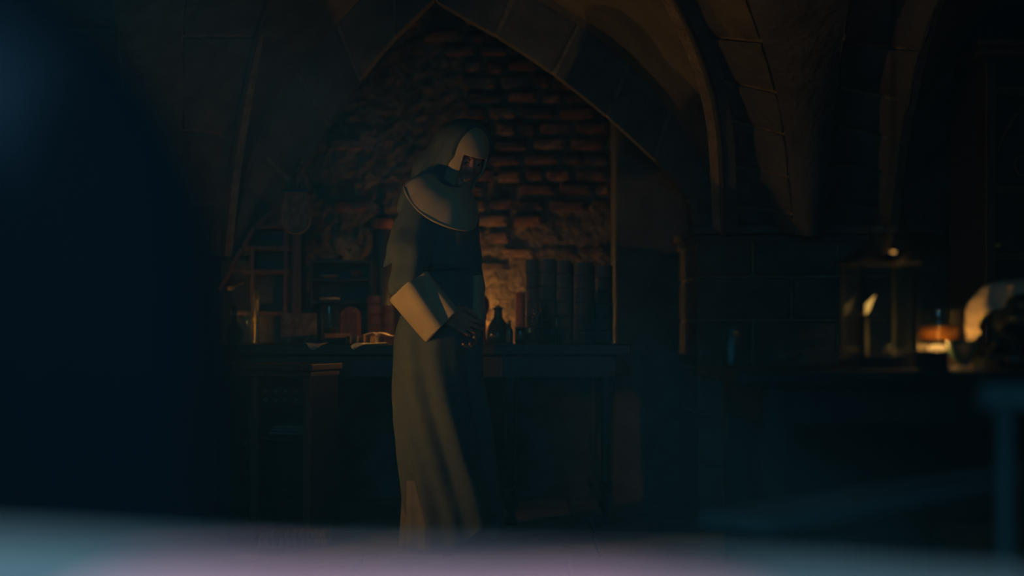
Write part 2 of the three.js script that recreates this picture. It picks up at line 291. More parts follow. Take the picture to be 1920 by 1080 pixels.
{ // rough brick of the recess: mortar bed, brick by brick, with plaster left on its lower part
  const x0 = -1.05, x1 = 0.50, y0 = 0.70, y1 = 2.45;
  const plaster = (x, y) => cl((fbm(x * 3.1, y * 4.2, 2.7, 3) * 0.55 + (1.26 - y) * 1.25 + Math.max(0, x - 0.1) * 0.5) * 5, -1, 1);
  const S = (u, v) => { const x = lerp(x0, x1, u), y = lerp(y0, y1, v), m = plaster(x, y); return new V3(x, y, -6.535 + 0.032 * (m * 0.5 + 0.5) + 0.014 * fbm(x * 8, y * 8, 1, 3) + 0.016 * fbm(x * 26, y * 26, 5, 3)); };
  part('plaster_bed', sheet(S, 120, 136, 0.03), M.mortar, wallBack, 'rough mortar and remains of plaster');
  const tones = [[0.20, 0.075, 0.04], [0.26, 0.12, 0.065], [0.15, 0.06, 0.038], [0.30, 0.17, 0.10], [0.10, 0.055, 0.04], [0.22, 0.09, 0.045]];
  const mats = tones.map((c) => mat(c.map((v) => v * 0.75), { map: 'wear', ms: 4, bump: 'pits', bs: 5, bumpScale: 0.006 }));
  const shapes = [0, 1, 2, 3, 4, 5].map((k) => {
    const g = mergeVertices(new THREE.BoxGeometry(1, 1, 1, 4, 3, 2).deleteAttribute('normal').deleteAttribute('uv')), p = g.attributes.position;
    for (let i = 0; i < p.count; i++) {
      let [x, y, z] = [p.getX(i), p.getY(i), p.getZ(i)]; const e = Math.pow(Math.abs(2 * x), 6) + Math.pow(Math.abs(2 * y), 6), s = 1 - 0.07 * Math.min(2, e);
      x *= s + 0.07 * N3(x * 3 + k * 7, y * 3, z * 3); y *= s + 0.22 * N3(x * 2.5 + 3, y * 3 + k * 5, z * 2); z += 0.3 * N3(x * 3 + 8, y * 3, k * 3.3);
      p.setXYZ(i, x, y, z);
    }
    g.computeVertexNormals(); return g;
  });
  const geos = {};
  for (let row = 0, y = 0.80; y < 2.36; row++) {
    const h = rr(0.054, 0.072);
    for (let x = x0 + 0.02 + (row % 2) * 0.1 + rr(-0.03, 0.03); x < x1 - 0.05;) {
      const w = Math.min(rr(0.085, 0.2), x1 - 0.01 - x), cx = x + w / 2, cy = y + h / 2 + rr(-0.006, 0.006), m = plaster(cx, cy);
      x += w + rr(0.012, 0.022);
      if (w < 0.06 || (cx < -0.26 + 0.07 * N3(cy * 5, 2, 1) && rnd() < 0.9) || (m > 0.15 && rnd() < 0.93) || rnd() < 0.09) continue;
      const k = (rnd() * 6) | 0, b = part('brick', (geos[k] ??= boxUV(shapes[k].clone().scale(0.15, 0.065, 0.06)).scale(1 / 0.15, 1 / 0.065, 1 / 0.06)), mats[(rnd() * 6) | 0], wallBack);
      b.scale.set(w, h, 0.06); b.position.set(cx, cy, -6.532 + 0.012 * rnd() + 0.012 * fbm(cx * 5, cy * 5, 3, 2)); b.rotation.z = rr(-0.03, 0.03);
    }
    y += h + rr(0.012, 0.017);
  }
}
{ // pointed arch of the recess, stone by stone
  const Ri = curve([[1312, 440, 5.72], [1282, 362, 5.72], [1152, 229, 5.72], [992, 105, 5.72], [816, 0, 5.72]]), Ro = curve([[1356, 440, 5.7], [1326, 330, 5.7], [1242, 190, 5.7], [1132, 81, 5.7], [1005, -2, 5.7], [816, -112, 5.7]]);
  const Li = curve([[500, 480, 6.34], [560, 330, 6.25], [643, 190, 6.05], [722, 88, 5.88], [812, 0, 5.72]]), Lo = curve([[424, 480, 6.25], [478, 300, 6.15], [548, 150, 5.98], [632, 45, 5.84], [740, -60, 5.74], [812, -112, 5.7]]);
  const arch = struct('trim_1'); arch.userData.label = 'pointed stone arch over the brick recess';
  for (const [A, B, cuts] of [[Ri, Ro, [0, 0.2, 0.37, 0.52, 0.68, 0.84, 1]], [Li, Lo, [0, 0.22, 0.42, 0.6, 0.8, 1]]]) {
    const S = between(A, B);
    part('joint', sheet((u, v) => S(u, v).add(new V3(0, 0.004, -0.012)), 3, 30, new V3(0, 0.012, -0.10)), M.joint, arch);
    for (let i = 0; i + 1 < cuts.length; i++) part('voussoir', sheet(sub(S, 0, 1, cuts[i] + 0.006, cuts[i + 1] - 0.006, 0.008), 6, 10, new V3(0, 0.012, -0.12)), M.stone, arch);
  }
  // vault cells springing from the piers on both sides
  const Rd = curve([[1358, 440, 5.62], [1341, 200, 5.2], [1266, 0, 4.75], [1110, -230, 4.1]]), Ro2 = curve([[1356, 440, 5.69], [1326, 330, 5.69], [1242, 190, 5.69], [1132, 81, 5.69], [1005, -2, 5.69], [816, -112, 5.69]]);
  const Tl = curve([[1490, 440, 5.56], [1468, 230, 5.15], [1402, 0, 4.55], [1290, -250, 4.0]]), Tr = curve([[1542, 440, 5.56], [1562, 220, 5.15], [1592, 0, 4.55], [1640, -250, 4.0]]);
  const R2 = curve([[1668, 440, 5.66], [1692, 250, 5.25], [1760, 0, 4.65], [1900, -250, 4.1]]), R3 = curve([[1770, 440, 5.9], [1830, 230, 5.7], [1930, 0, 5.3], [2080, -250, 4.8]]);
  const Ld = curve([[414, 480, 6.2], [440, 270, 5.9], [502, 0, 5.2], [640, -230, 4.4]]), Lo2 = curve([[424, 480, 6.23], [478, 300, 6.13], [548, 150, 5.96], [632, 45, 5.82], [740, -60, 5.72], [812, -112, 5.68]]);
  const L1 = curve([[330, 480, 6.0], [340, 250, 5.6], [346, 0, 4.8], [390, -250, 4.2]]), L2 = curve([[236, 480, 5.95], [236, 250, 5.5], [214, 0, 4.6], [170, -250, 4.1]]), L3 = curve([[40, 480, 5.6], [40, 250, 5.3], [0, 0, 4.6], [-120, -250, 4.2]]);
  const vault = struct('trim_2'); vault.userData.label = 'ribbed stone vault over the crypt';
  const cell = (A, B, bulge, m, name, cuts, across = 1) => {
    const S = between(A, B, bulge);
    if (!cuts) return part(name, sheet((u, v) => { const p = S(u, v); return p.add(new V3(0, 0, 0.02 * fbm(p.x * 4, p.y * 4, p.z * 4, 3))); }, 14, 40, 0.06), m, vault);
    part('joint', sheet(S, 8, 30, 0.05), M.joint, vault);
    for (let i = 0; i + 1 < cuts.length; i++) for (let k = 0; k < across; k++) part(name, sheet(sub(S, k / across + 0.004, (k + 1) / across - 0.004, cuts[i] + 0.005, cuts[i + 1] - 0.005, 0.016), 6, 8, 0.05), m, vault);
  };
  cell(Ro2, Rd, 0.05, M.stone, 'vault_cell');
  cell(Rd, Tl, 0.16, M.stone, 'vault_stone', [0, 0.065, 0.175, 0.30, 0.42, 0.56, 0.76, 1]);
  cell(Tl, Tr, -0.05, M.stone, 'vault_rib');
  cell(Tr, R2, 0.16, M.stone, 'vault_stone', [0, 0.08, 0.2, 0.31, 0.42, 0.55, 0.74, 1]);
  cell(R2, R3, 0.04, M.stone, 'vault_cell');
  cell(Lo2, Ld, 0.05, M.stone, 'vault_cell');
  cell(Ld, L1, 0.14, M.stone, 'vault_stone', [0, 0.14, 0.34, 0.58, 0.78, 1]);
  cell(L1, L2, -0.04, M.stone, 'vault_rib');
  cell(L2, L3, 0.12, M.stone, 'vault_stone', [0, 0.2, 0.42, 0.6, 0.8, 1]);
  part('vault_rib', new THREE.TubeGeometry(Rd, 60, 0.013, 8), M.stone, vault); part('vault_rib', new THREE.TubeGeometry(Ld, 60, 0.013, 8), M.stone, vault);
}
{ // the pier below the vault on the right, and the dark pilaster beside the recess
  const pier = struct('wall_pier'); pier.userData.label = 'stone pier that carries the vault on the right';
  part('joint', box(0.82, 1.25, 0.82, 1.228, 0.62, -6.08), M.joint, pier);
  for (let r = 0, y = 0; r < 6; r++) { const hs = [0.24, 0.22, 0.2, 0.21, 0.19, 0.18]; const cuts = r % 2 ? [0.8, 1.05, 1.42, 1.655] : [0.8, 1.22, 1.655]; for (let i = 0; i + 1 < cuts.length; i++) { const w = cuts[i + 1] - cuts[i]; part('pier_stone', box(w - 0.014, hs[r] - 0.014, 0.84, cuts[i] + w / 2, y + hs[r] / 2, -6.07 + rr(-0.006, 0.006), 0.01), M.stone, pier); } y += hs[r]; }
  part('capital', [box(0.9, 0.04, 0.9, 1.228, 1.262, -6.07, 0.012), box(0.87, 0.03, 0.87, 1.228, 1.225, -6.07, 0.012)], M.stone, pier);
  const left = struct('wall_pier_left'); left.userData.label = 'stone pier that carries the vault on the left';
  for (let r = 0, y = 0; r < 5; r++) { const h = 0.235, cuts = r % 2 ? [-2.42, -2.0, -1.46] : [-2.42, -1.8, -1.46]; for (let i = 0; i + 1 < cuts.length; i++) part('pier_stone', box(cuts[i + 1] - cuts[i] - 0.014, h - 0.014, 0.9, (cuts[i] + cuts[i + 1]) / 2, y + h / 2, -6.08, 0.01), M.stone, left); y += h; }
  part('capital', box(1.0, 0.04, 0.95, -1.94, 1.18, -6.08, 0.012), M.stone, left);
  part('corbel', box(0.25, 0.09, 0.32, -1.29, 1.13, -6.42, 0.02), M.stone, left);
  struct('wall_pilaster', box(0.36, 2.2, 0.3, 0.675, 1.1, -6.42, 0.01), M.stone);
}

// ---------------------------------------------------------------- the nun
const ND = 4.97;
const Q = (px, py, dz = 0) => P(px, py, ND - dz);
const K = ND / F;                                           // metres per pixel at her distance
const interp = (tab) => (y) => { // smooth table: first column is the key
  if (y <= tab[0][0]) return tab[0].slice(1); const n = tab.length; if (y >= tab[n - 1][0]) return tab[n - 1].slice(1);
  let i = 0; while (y > tab[i + 1][0]) i++;
  const t = (y - tab[i][0]) / (tab[i + 1][0] - tab[i][0]), a = tab[Math.max(0, i - 1)], b = tab[i], c = tab[i + 1], d = tab[Math.min(n - 1, i + 2)];
  return b.slice(1).map((_, k) => { k++; const m0 = (c[k] - a[k]) / (c[0] - a[0]) * (c[0] - b[0]), m1 = (d[k] - b[k]) / (d[0] - b[0]) * (c[0] - b[0]); return (2 * t ** 3 - 3 * t * t + 1) * b[k] + (t ** 3 - 2 * t * t + t) * m0 + (3 * t * t - 2 * t ** 3) * c[k] + (t ** 3 - t * t) * m1; });
};
const pyOf = (y, z) => 630 - (y - 0.8) * F / -z, pxOf = (x, z) => 960 + x * F / -z;
const nunMat = { };
const nun = thing('person', 'nun in blue-grey habit, broad white collar and turned-back cuffs, stooping by the workbench', 'person', [0, 0, 0]);
{
  // --- head, in its own axes: z to the face, y up, x to her left
  const eye = (s) => [s * 0.031, 0.004, 0.0765];
  const sk = [ell(0, 0.035, -0.015, 0.074, 0.085, 0.094), ell(0, -0.02, 0.026, 0.058, 0.088, 0.064), cap([0.048, -0.045, 0.005], [0.016, -0.1, 0.055], 0.024, 0.018), cap([-0.048, -0.045, 0.005], [-0.016, -0.1, 0.055], 0.024, 0.018), cap([0, -0.098, 0.06], [0, -0.1, 0.058], 0.021, 0.02), ell(0.037, -0.022, 0.056, 0.026, 0.026, 0.026), ell(-0.037, -0.022, 0.056, 0.026, 0.026, 0.026)];
  const skull = all(sk, 0.03), neckF = cap([0, -0.06, -0.02], [0.0, -0.2, -0.06], 0.052, 0.058);
  const feats = all([cap([0, 0.014, 0.083], [0, -0.028, 0.101], 0.0065, 0.009), ell(0.011, -0.033, 0.092, 0.0068, 0.0062, 0.009), ell(-0.011, -0.033, 0.092, 0.0068, 0.0062, 0.009)], 0.008);
  const brow = all([cap([0.014, 0.024, 0.08], [0.043, 0.025, 0.067], 0.007, 0.006), cap([-0.014, 0.024, 0.08], [-0.043, 0.025, 0.067], 0.007, 0.006)], 0.004);
  const lips = all([cap([-0.02, -0.0655, 0.079], [0.02, -0.0655, 0.079], 0.0045, 0.0045), cap([-0.008, -0.062, 0.0855], [0.008, -0.062, 0.0855], 0.0055, 0.0055), cap([-0.014, -0.0735, 0.083], [0.014, -0.0735, 0.083], 0.0065, 0.0065)], 0.006);
  const sockets = [1, -1].map((s) => ell(s * 0.031, 0.004, 0.094, 0.018, 0.011, 0.016));
  const lids = [1, -1].flatMap((s) => [cap([s * 0.018, 0.008, 0.0865], [s * 0.032, 0.0125, 0.088], 0.0042, 0.0042), cap([s * 0.032, 0.0125, 0.088], [s * 0.045, 0.006, 0.0815], 0.0042, 0.004), cap([s * 0.019, -0.003, 0.086], [s * 0.042, -0.003, 0.082], 0.003, 0.003)]);
  const ears = [1, -1].map((s) => ell(s * 0.076, 0, -0.008, 0.012, 0.03, 0.018));
  const headF = (x, y, z) => {
    let d = smin(skull(x, y, z), neckF(x, y, z), 0.03);
    d = smin(d, brow(x, y, z), 0.014); d = smin(d, feats(x, y, z), 0.012);
    for (const s of sockets) d = smax(d, -s(x, y, z), 0.012);
    d = smin(d, lips(x, y, z), 0.008); d = smax(d, -(Math.hypot(y + 0.0685, (z - 0.094) * 0.5) - 0.0016 + (Math.abs(x) > 0.021 ? 1 : 0)), 0.003);
    for (const l of lids) d = smin(d, l(x, y, z), 0.004);
    for (const s of [1, -1]) { const c = eye(s), q = Math.hypot(x - c[0], y - c[1], z - c[2]) - 0.0138; d = Math.min(d, Math.max(q, c[1] + 0.0005 - y + 0.15 * (z - c[2] - 0.01))); }
    for (const e of ears) d = smin(d, e(x, y, z), 0.008);
    return d;
  };
  const yaw = 0.56, pitch = 0.36, roll = -0.10;
  const HM = new THREE.Matrix4().makeTranslation(...Q(867, 297, 0).toArray()).multiply(new THREE.Matrix4().makeRotationFromEuler(new THREE.Euler(pitch, yaw, roll, 'YXZ'))).multiply(new THREE.Matrix4().makeScale(0.91, 0.91, 0.91));
  const HI = HM.clone().invert(), e16 = HI.elements;
  const toHead = (x, y, z) => [e16[0] * x + e16[4] * y + e16[8] * z + e16[12], e16[1] * x + e16[5] * y + e16[9] * z + e16[13], e16[2] * x + e16[6] * y + e16[10] * z + e16[14]];
  const headG = net(headF, [-0.1, -0.2, -0.13], [0.1, 0.14, 0.13], 0.0032).applyMatrix4(HM);

  // --- hands: y along the fingers, z out of the palm, x to the thumb
  const handF = (side, curl) => {
    const L = [];
    const bend = (bx, by, len, r, c0, fan) => { let a = [bx, by, 0.0], ang = c0; for (let k = 0; k < 3; k++) { const l = len * [0.45, 0.32, 0.23][k], b = [a[0] + fan * l, a[1] + Math.cos(ang) * l, a[2] + Math.sin(ang) * l]; L.push(cap(a, b, r * (1 - 0.1 * k), r * (0.9 - 0.1 * k))); a = b; ang += curl * [0.9, 0.75, 0.5][k]; } };
    bend(side * 0.029, 0.085, 0.076, 0.0088, 0.25, side * 0.08); bend(side * 0.01, 0.09, 0.084, 0.009, 0.32, side * 0.02); bend(-side * 0.009, 0.087, 0.078, 0.0086, 0.38, -side * 0.03); bend(-side * 0.027, 0.079, 0.06, 0.0076, 0.45, -side * 0.1);
    const palm = all([cap([side * 0.026, 0.022, 0], [side * 0.028, 0.082, 0], 0.0135, 0.0115), cap([0, 0.01, 0], [0, 0.086, 0], 0.0145, 0.012), cap([-side * 0.022, 0.018, 0], [-side * 0.025, 0.076, 0], 0.014, 0.0105), cap([side * 0.024, 0.012, 0.006], [side * 0.042, 0.045, 0.02], 0.014, 0.0105)], 0.016);
    const thumb = all([cap([side * 0.042, 0.045, 0.02], [side * 0.047, 0.073, 0.03], 0.0105, 0.0095), cap([side * 0.047, 0.073, 0.03], [side * 0.042, 0.1, 0.034], 0.0095, 0.0078)], 0.004);
    const wrist = cap([0, -0.035, 0], [0, 0.015, 0], 0.024, 0.022);
    return (x, y, z) => { let d = smin(smin(palm(x, y, z), wrist(x, y, z), 0.02), thumb(x, y, z), 0.006), f = 1e9; for (const l of L) f = Math.min(f, l(x, y, z)); return smin(d, f, 0.007); };
  };
  const frame = (o, y, z) => { const Y = y.clone().normalize(), X = Y.clone().cross(z).normalize(), Z = X.clone().cross(Y); return new THREE.Matrix4().makeBasis(X, Y, Z).setPosition(o); };
  const handG = (side, curl, M4) => net(handF(side, curl), [-0.065, -0.07, -0.03], [0.065, 0.19, 0.1], 0.0036).applyMatrix4(M4);
  const nearWrist = Q(838, 588, 0.17), farWrist = Q(889, 590, 0.05);
  const nearHand = handG(1, 0.75, frame(nearWrist, new V3(0.82, -0.48, -0.02), new V3(0.1, 0.1, -1)));
  const farHand = handG(-1, 0.85, frame(farWrist, new V3(-0.16, -0.93, 0.26), new V3(-0.5, 0.1, 0.85)));

  // --- the body under the cloth
  const nearSh = Q(792, 392, 0.1), nearEl = Q(770, 520, 0.15), farSh = Q(862, 405, -0.12), farEl = Q(874, 500, -0.05), hipN = Q(808, 640, 0.07), hipF = Q(848, 640, -0.09), chest = Q(834, 430, -0.01), waist = Q(836, 515, 0);
  const kneeN = Q(822, 820, 0.09), kneeF = Q(868, 815, -0.06), ankN = Q(812, 990, 0.03), ankF = Q(846, 985, -0.08), neck = Q(850, 350, -0.03);
  const bodyF = all([cap(neck, chest, 0.045, 0.08), cap(chest, waist, 0.085, 0.075), cap(waist, Q(828, 625, 0), 0.075, 0.1), cap(nearSh, farSh, 0.035, 0.035), cap(nearSh, nearEl, 0.042, 0.034), cap(nearEl, nearWrist, 0.034, 0.022), cap(farSh, farEl, 0.036, 0.03), cap(farEl, farWrist, 0.03, 0.022), cap(hipN, kneeN, 0.085, 0.058), cap(kneeN, ankN, 0.052, 0.036), cap(hipF, kneeF, 0.085, 0.058), cap(kneeF, ankF, 0.052, 0.036), cap(ankN, ankN.clone().add(new V3(0.08, -0.03, 0.05)), 0.036, 0.026), cap(ankF, ankF.clone().add(new V3(0.07, -0.035, 0.03)), 0.036, 0.026)], 0.05);
  const bodyG = net(bodyF, [-0.55, 0.0, -5.3], [-0.02, 1.42, -4.65], 0.013);
  part('body', [bodyG, headG, nearHand, farHand], M.skin, nun);
  for (const s of [1, -1]) { const g = new THREE.SphereGeometry(0.0118, 16, 12).translate(...eye(s)).applyMatrix4(HM); const e = part('eye', g, M.eye, nun), c = eye(s), r = new THREE.SphereGeometry(0.0058, 14, 10).scale(1, 1, 0.5).translate(c[0] + 0.001, c[1] - 0.0042, c[2] + 0.0098).applyMatrix4(HM); part('iris', r, M.iris, e); }

  // --- habit: one robe with its sleeves
  //             py   cx   half width  half depth(m)  cz
  const stack = interp([[340, 846, 24, 0.06, -0.03], [365, 834, 50, 0.115, -0.02], [400, 834, 57, 0.14, -0.01], [450, 840, 52, 0.13, 0], [508, 838, 50, 0.118, 0], [560, 832, 66, 0.14, 0], [620, 824, 82, 0.165, 0.0], [690, 822, 83, 0.175, 0], [780, 829, 84, 0.18, 0], [880, 838, 84, 0.185, 0], [950, 846, 87, 0.195, 0], [1040, 848, 92, 0.205, 0]]);
  const foldAt = (th, py) => {
    const t = cl((py - 500) / 300, 0, 1), b = cl((py - 560) / 450, 0, 1);
    const w = th + 0.25 * Math.sin(py / 130) + 0.12 * b;
    return t * (0.075 * Math.sin(w * 6 + 0.6) + 0.045 * Math.sin(w * 11 + 1.9 + py / 210)) + b * 0.07 * Math.sin(w * 4 + 2.2) + 0.03 * N3(th * 2.3, py / 70, 4);
  };
  const stackF = (grow) => (x, y, z) => {
    const py = pyOf(y, -ND), [cx, hw, hd, cz] = stack(py), X = x - (cx - 960) * K, Z = z + ND - cz, a = hw * K, th = Math.atan2(Z / hd, X / a);
    const r = Math.hypot(X / a, Z / hd), f = 1 + foldAt(th, py) + grow;
    return (r - f) * Math.min(a, hd) * 0.85;
  };
  const hem = interp([[735, 920], [752, 935], [762, 955], [772, 985], [784, 1008], [800, 1017], [815, 1020], [850, 1013], [880, 1000], [925, 968], [960, 962]]);
  const hemF = (x, y, z) => { const px = pxOf(x, -ND); let py = hem(px)[0]; if (z < -ND) py = 1012; return (0.8 - (py - 630) * K) - y; };
  const slv = all([cap(Q(792, 388, 0.07), Q(768, 470, 0.14), 0.075, 0.068), cap(Q(768, 470, 0.14), Q(767, 528, 0.15), 0.068, 0.062), cap(Q(767, 528, 0.15), Q(795, 566, 0.155), 0.06, 0.045)], 0.035);
  const slvF = (x, y, z) => { const py = pyOf(y, z), px = pxOf(x, z); const along = (py - 360) / 200; return slv(x, y, z) + 0.006 * Math.sin((px - 760) / 7 + py / 60) * cl(along, 0, 1) + 0.007 * Math.sin(py / 16 + px / 22) * cl((py - 430) / 60, 0, 1); };
  const farS = all([cap(Q(868, 400, -0.12), Q(872, 480, -0.06), 0.06, 0.06), cap(Q(872, 480, -0.06), Q(886, 540, 0.0), 0.055, 0.05)], 0.03);
  const stk = stackF(0);
  const chestFold = (x, y, z) => { const px = pxOf(x, z), py = pyOf(y, z); return py < 510 ? 0.004 * Math.sin(px / 5.5 + py / 40) * cl((py - 420) / 40, 0, 1) : 0; };
  const beltPinch = (y) => 0.010 * Math.exp(-(((pyOf(y, -ND) - 508) / 7) ** 2));
  const habitF = (x, y, z) => {
    let d = stk(x, y, z) + chestFold(x, y, z) + beltPinch(y);
    d = smin(d, slvF(x, y, z), 0.03); d = smin(d, farS(x, y, z), 0.03);
    d = smax(d, hemF(x, y, z), 0.008);
    return d;
  };
  const robe = net(habitF, [-0.56, 0.0, -5.28], [-0.0, 1.42, -4.66], 0.0075);
  part('habit', robe, M.habit, nun, 'blue-grey woollen habit falling in long folds');
  // the pale gown that shows where the habit is hitched up on the left
  const ustack = interp([[900, 808, 50, 0.13, 0.02], [960, 806, 50, 0.14, 0.03], [1030, 804, 54, 0.15, 0.03]]);
  const underF = (x, y, z) => { const py = pyOf(y, -ND), [cx, hw, hd, cz] = ustack(py), X = x - (cx - 960) * K, Z = z + ND - cz, a = hw * K, th = Math.atan2(Z / hd, X / a); return smax((Math.hypot(X / a, Z / hd) - 1 - 0.06 * Math.sin(th * 9 + py / 80)) * a * 0.85, Math.max(0.004 - y, y - 0.26), 0.006); };
  part('underskirt', net(underF, [-0.5, -0.01, -5.2], [-0.12, 0.28, -4.72], 0.007), M.under, nun, 'pale underskirt below the hitched-up hem');
  // belt
  {
    const pts = []; for (let i = 0; i < 40; i++) { const a = i / 40 * 6.2832, [cx, hw, hd, cz] = stack(509); pts.push(Q(cx, 509, 0).add(new V3(Math.cos(a) * hw * K * 1.0, 0.004 * Math.sin(a + 1), cz + Math.sin(a) * hd * 1.0))); }
    const c = new THREE.CatmullRomCurve3(pts, true), g = new THREE.TubeGeometry(c, 80, 0.007, 8, true); g.scale(1, 1, 1); part('belt', g, M.leatherBlack, nun, 'narrow dark belt');
  }

  // --- coif: band across the brow, cheek strips and throat
  const coifS = (x, y, z) => smin(skull(x, y, z), smin(neckF(x, y, z), ell(0, 0.05, -0.005, 0.078, 0.092, 0.1)(x, y, z), 0.02), 0.04);
  const openF = (x, y, z) => { const w = y > -0.02 ? 0.054 : 0.054 - (-0.02 - y) * 0.12; return Math.max(Math.abs(x) - w, y - 0.030, -0.118 - y + 0.2 * x * x * 10, -z + 0.01); };
  const coifF = (x, y, z) => { const d = coifS(x, y, z); let s = Math.max(d - 0.0125, 0.003 - d); s = smax(s, -openF(x, y, z), 0.004); return Math.max(s, -0.185 - y); };
  part('coif', net(coifF, [-0.12, -0.2, -0.14], [0.12, 0.17, 0.13], 0.0034).applyMatrix4(HM), M.linen, nun, 'white linen coif with a straight brow band');

  // --- veil over the crown and down the back
  const capF = (x, y, z) => smin(ell(0, 0.05, 0, 0.112, 0.118, 0.135)(x, y, z), ell(0, -0.03, -0.02, 0.106, 0.125, 0.105)(x, y, z), 0.05);
  const fall = all([cap(Q(845, 272, -0.03), Q(806, 318, -0.02), 0.066, 0.052), cap(Q(806, 318, -0.02), Q(776, 372, 0.0), 0.052, 0.04), cap(Q(776, 372, 0.0), Q(752, 425, 0.02), 0.04, 0.028), cap(Q(752, 425, 0.02), Q(728, 512, 0.04), 0.027, 0.028), cap(Q(806, 318, -0.05), Q(788, 380, -0.15), 0.05, 0.03), cap(Q(788, 380, -0.15), Q(756, 512, -0.12), 0.03, 0.03), cap(Q(770, 390, -0.06), Q(744, 512, -0.05), 0.035, 0.03)], 0.05);
  const veilF = (x, y, z) => {
    const [hx, hy, hz] = toHead(x, y, z), px = pxOf(x, z), py = pyOf(y, z);
    let c = capF(hx, hy, hz) * 0.96; c = smax(c, hz - 0.054 - 0.28 * Math.min(0.06, Math.abs(hx)) + 0.5 * Math.max(0, 0.01 - hy), 0.01);
    let d = smin(c, fall(x, y, z), 0.045);
    const s = (px - 790) * 0.82 + (py - 340) * 0.5;           // across the fall
    d += (0.0048 * Math.sin(s / 4.6 + z * 30) + 0.003 * Math.sin(s / 2.7 + 1.2 + z * 20)) * cl((py - 250) / 60, 0, 1);
    const front = hz - 0.054 - 0.28 * Math.min(0.06, Math.abs(hx)) + 0.5 * Math.max(0, 0.01 - hy); if (py < 345) d = smax(d, front, 0.01);
    d = smax(d, -(0.4 * 1) * 0 + (py - 499 + 0.25 * (px - 720) - 2.5 * Math.sin(px / 5 + z * 25)) * K, 0.006);
    return d;
  };
  part('veil', net(veilF, [-0.53, 1.03, -5.3], [-0.03, 1.66, -4.78], 0.0062), M.veil, nun, 'dull blue-grey veil falling down her back');

  // --- broad round collar
  {
    const rim = [[758, 352, 0.10], [764, 368, 0.14], [786, 396, 0.185], [815, 415, 0.20], [846, 427, 0.20], [874, 431, 0.165], [890, 425, 0.10], [895, 404, 0.0], [892, 380, -0.09], [872, 360, -0.17], [830, 345, -0.17], [785, 340, -0.10], [763, 343, 0.0]].map(([x, y, z]) => Q(x, y, z));
    const ring = [[818, 332, 0.05], [822, 338, 0.075], [832, 345, 0.09], [842, 349, 0.095], [854, 351, 0.09], [864, 350, 0.07], [870, 347, 0.035], [873, 342, -0.01], [871, 337, -0.05], [862, 331, -0.09], [845, 326, -0.09], [828, 326, -0.06], [819, 328, -0.01]].map(([x, y, z]) => Q(x, y, z));
    const A = new THREE.CatmullRomCurve3(rim, true), B = new THREE.CatmullRomCurve3(ring, true);
    const S = (u, v) => { const a = A.getPoint(u % 1), b = B.getPoint(u % 1), p = b.clone().lerp(a, v), b4 = Math.sin(Math.PI * Math.pow(v, 0.8)); p.y += 0.02 * b4; p.z += 0.025 * b4; p.y += 0.004 * Math.sin(u * 37 + v * 3) * v; return p; };
    part('collar', sheet((u, v) => S(u, 1 - v), 96, 14, 0.006), M.linen, nun, 'broad round white collar');
    const bin = new THREE.TubeGeometry(A, 120, 0.0042, 6, true); part('collar_hem', bin, M.linen, nun);
  }
  // --- turned-back cuffs: open tubes of stiff linen
  const cuff = (a, b, wa, wb, da, db, axis, foldAmp, ph) => {
    const S = (u, v) => {
      const th = u * Math.PI * 2, c = a.clone().lerp(b, v), w = wa.clone().lerp(wb, v), D = lerp(da, db, v);
      const f = foldAmp * Math.sin(4 * th + ph + 1.1 * v) * Math.abs(Math.sin(th)) + 0.3 * foldAmp * Math.sin(5 * th + 2 * v);
      return c.addScaledVector(w, Math.cos(th)).addScaledVector(axis, Math.sin(th) * D * (1 + f));
    };
    return [sheet(S, 72, 20, 0.006), tube([...Array(49)].map((_, i) => S((i % 48) / 48, 1)), 0.0042, 120, 6), tube([...Array(49)].map((_, i) => S((i % 48) / 48, 0)), 0.0042, 120, 6)];
  };
  const front = new V3(0.12, 0.1, 1).normalize();
  const cA = Q(766.5, 537, 0.15), cB = Q(828.5, 611, 0.165);
  part('cuff', cuff(cA, cB, Q(733, 562, 0.14).sub(cA), Q(800, 640, 0.155).sub(cB), 0.092, 0.075, front, 0.17, 2.2), M.linen, nun, 'stiff white cuff turned back on the near sleeve');
  const fA = Q(886, 522, 0.0), fB = Q(892, 600, 0.05);
  part('cuff', cuff(fA, fB, Q(871, 526, 0.01).sub(fA), Q(876, 602, 0.07).sub(fB), 0.05, 0.05, new V3(0.3, 0.1, 0.95).normalize(), 0.08, 1), M.linen, nun, 'white cuff turned back on the far sleeve');
}

// ---------------------------------------------------------------- the workbench along the brick wall
const YD = 0.765;                                            // its top
const onDesk = (px, d) => [(px - 960) * d / F, YD, -d];
const hAt = (py, d) => 0.8 + (630 - py) * d / F;             // height of a pixel row at a depth
const wAt = (n, d) => n * d / F;                             // width of n pixels at a depth
function flameG(h, lean = 0) { const g = lathe([[0.0001, 0], [h * 0.16, h * 0.1], [h * 0.22, h * 0.28], [h * 0.17, h * 0.52], [h * 0.08, h * 0.78], [0.0001, h]], 14), p = g.attributes.position; for (let i = 0; i < p.count; i++) p.setX(i, p.getX(i) + lean * p.getY(i) ** 1.3 / h ** 0.3); g.computeVertexNormals(); return g; }
function lampIn(o, y, power, x = 0, z = 0) { const l = new THREE.PointLight(new THREE.Color().setRGB(...CANDLE_RGB), power, 0, 2); l.position.set(x, y, z); l.castShadow = true; l.shadow.radius = 0.5; o.add(l); return l; }
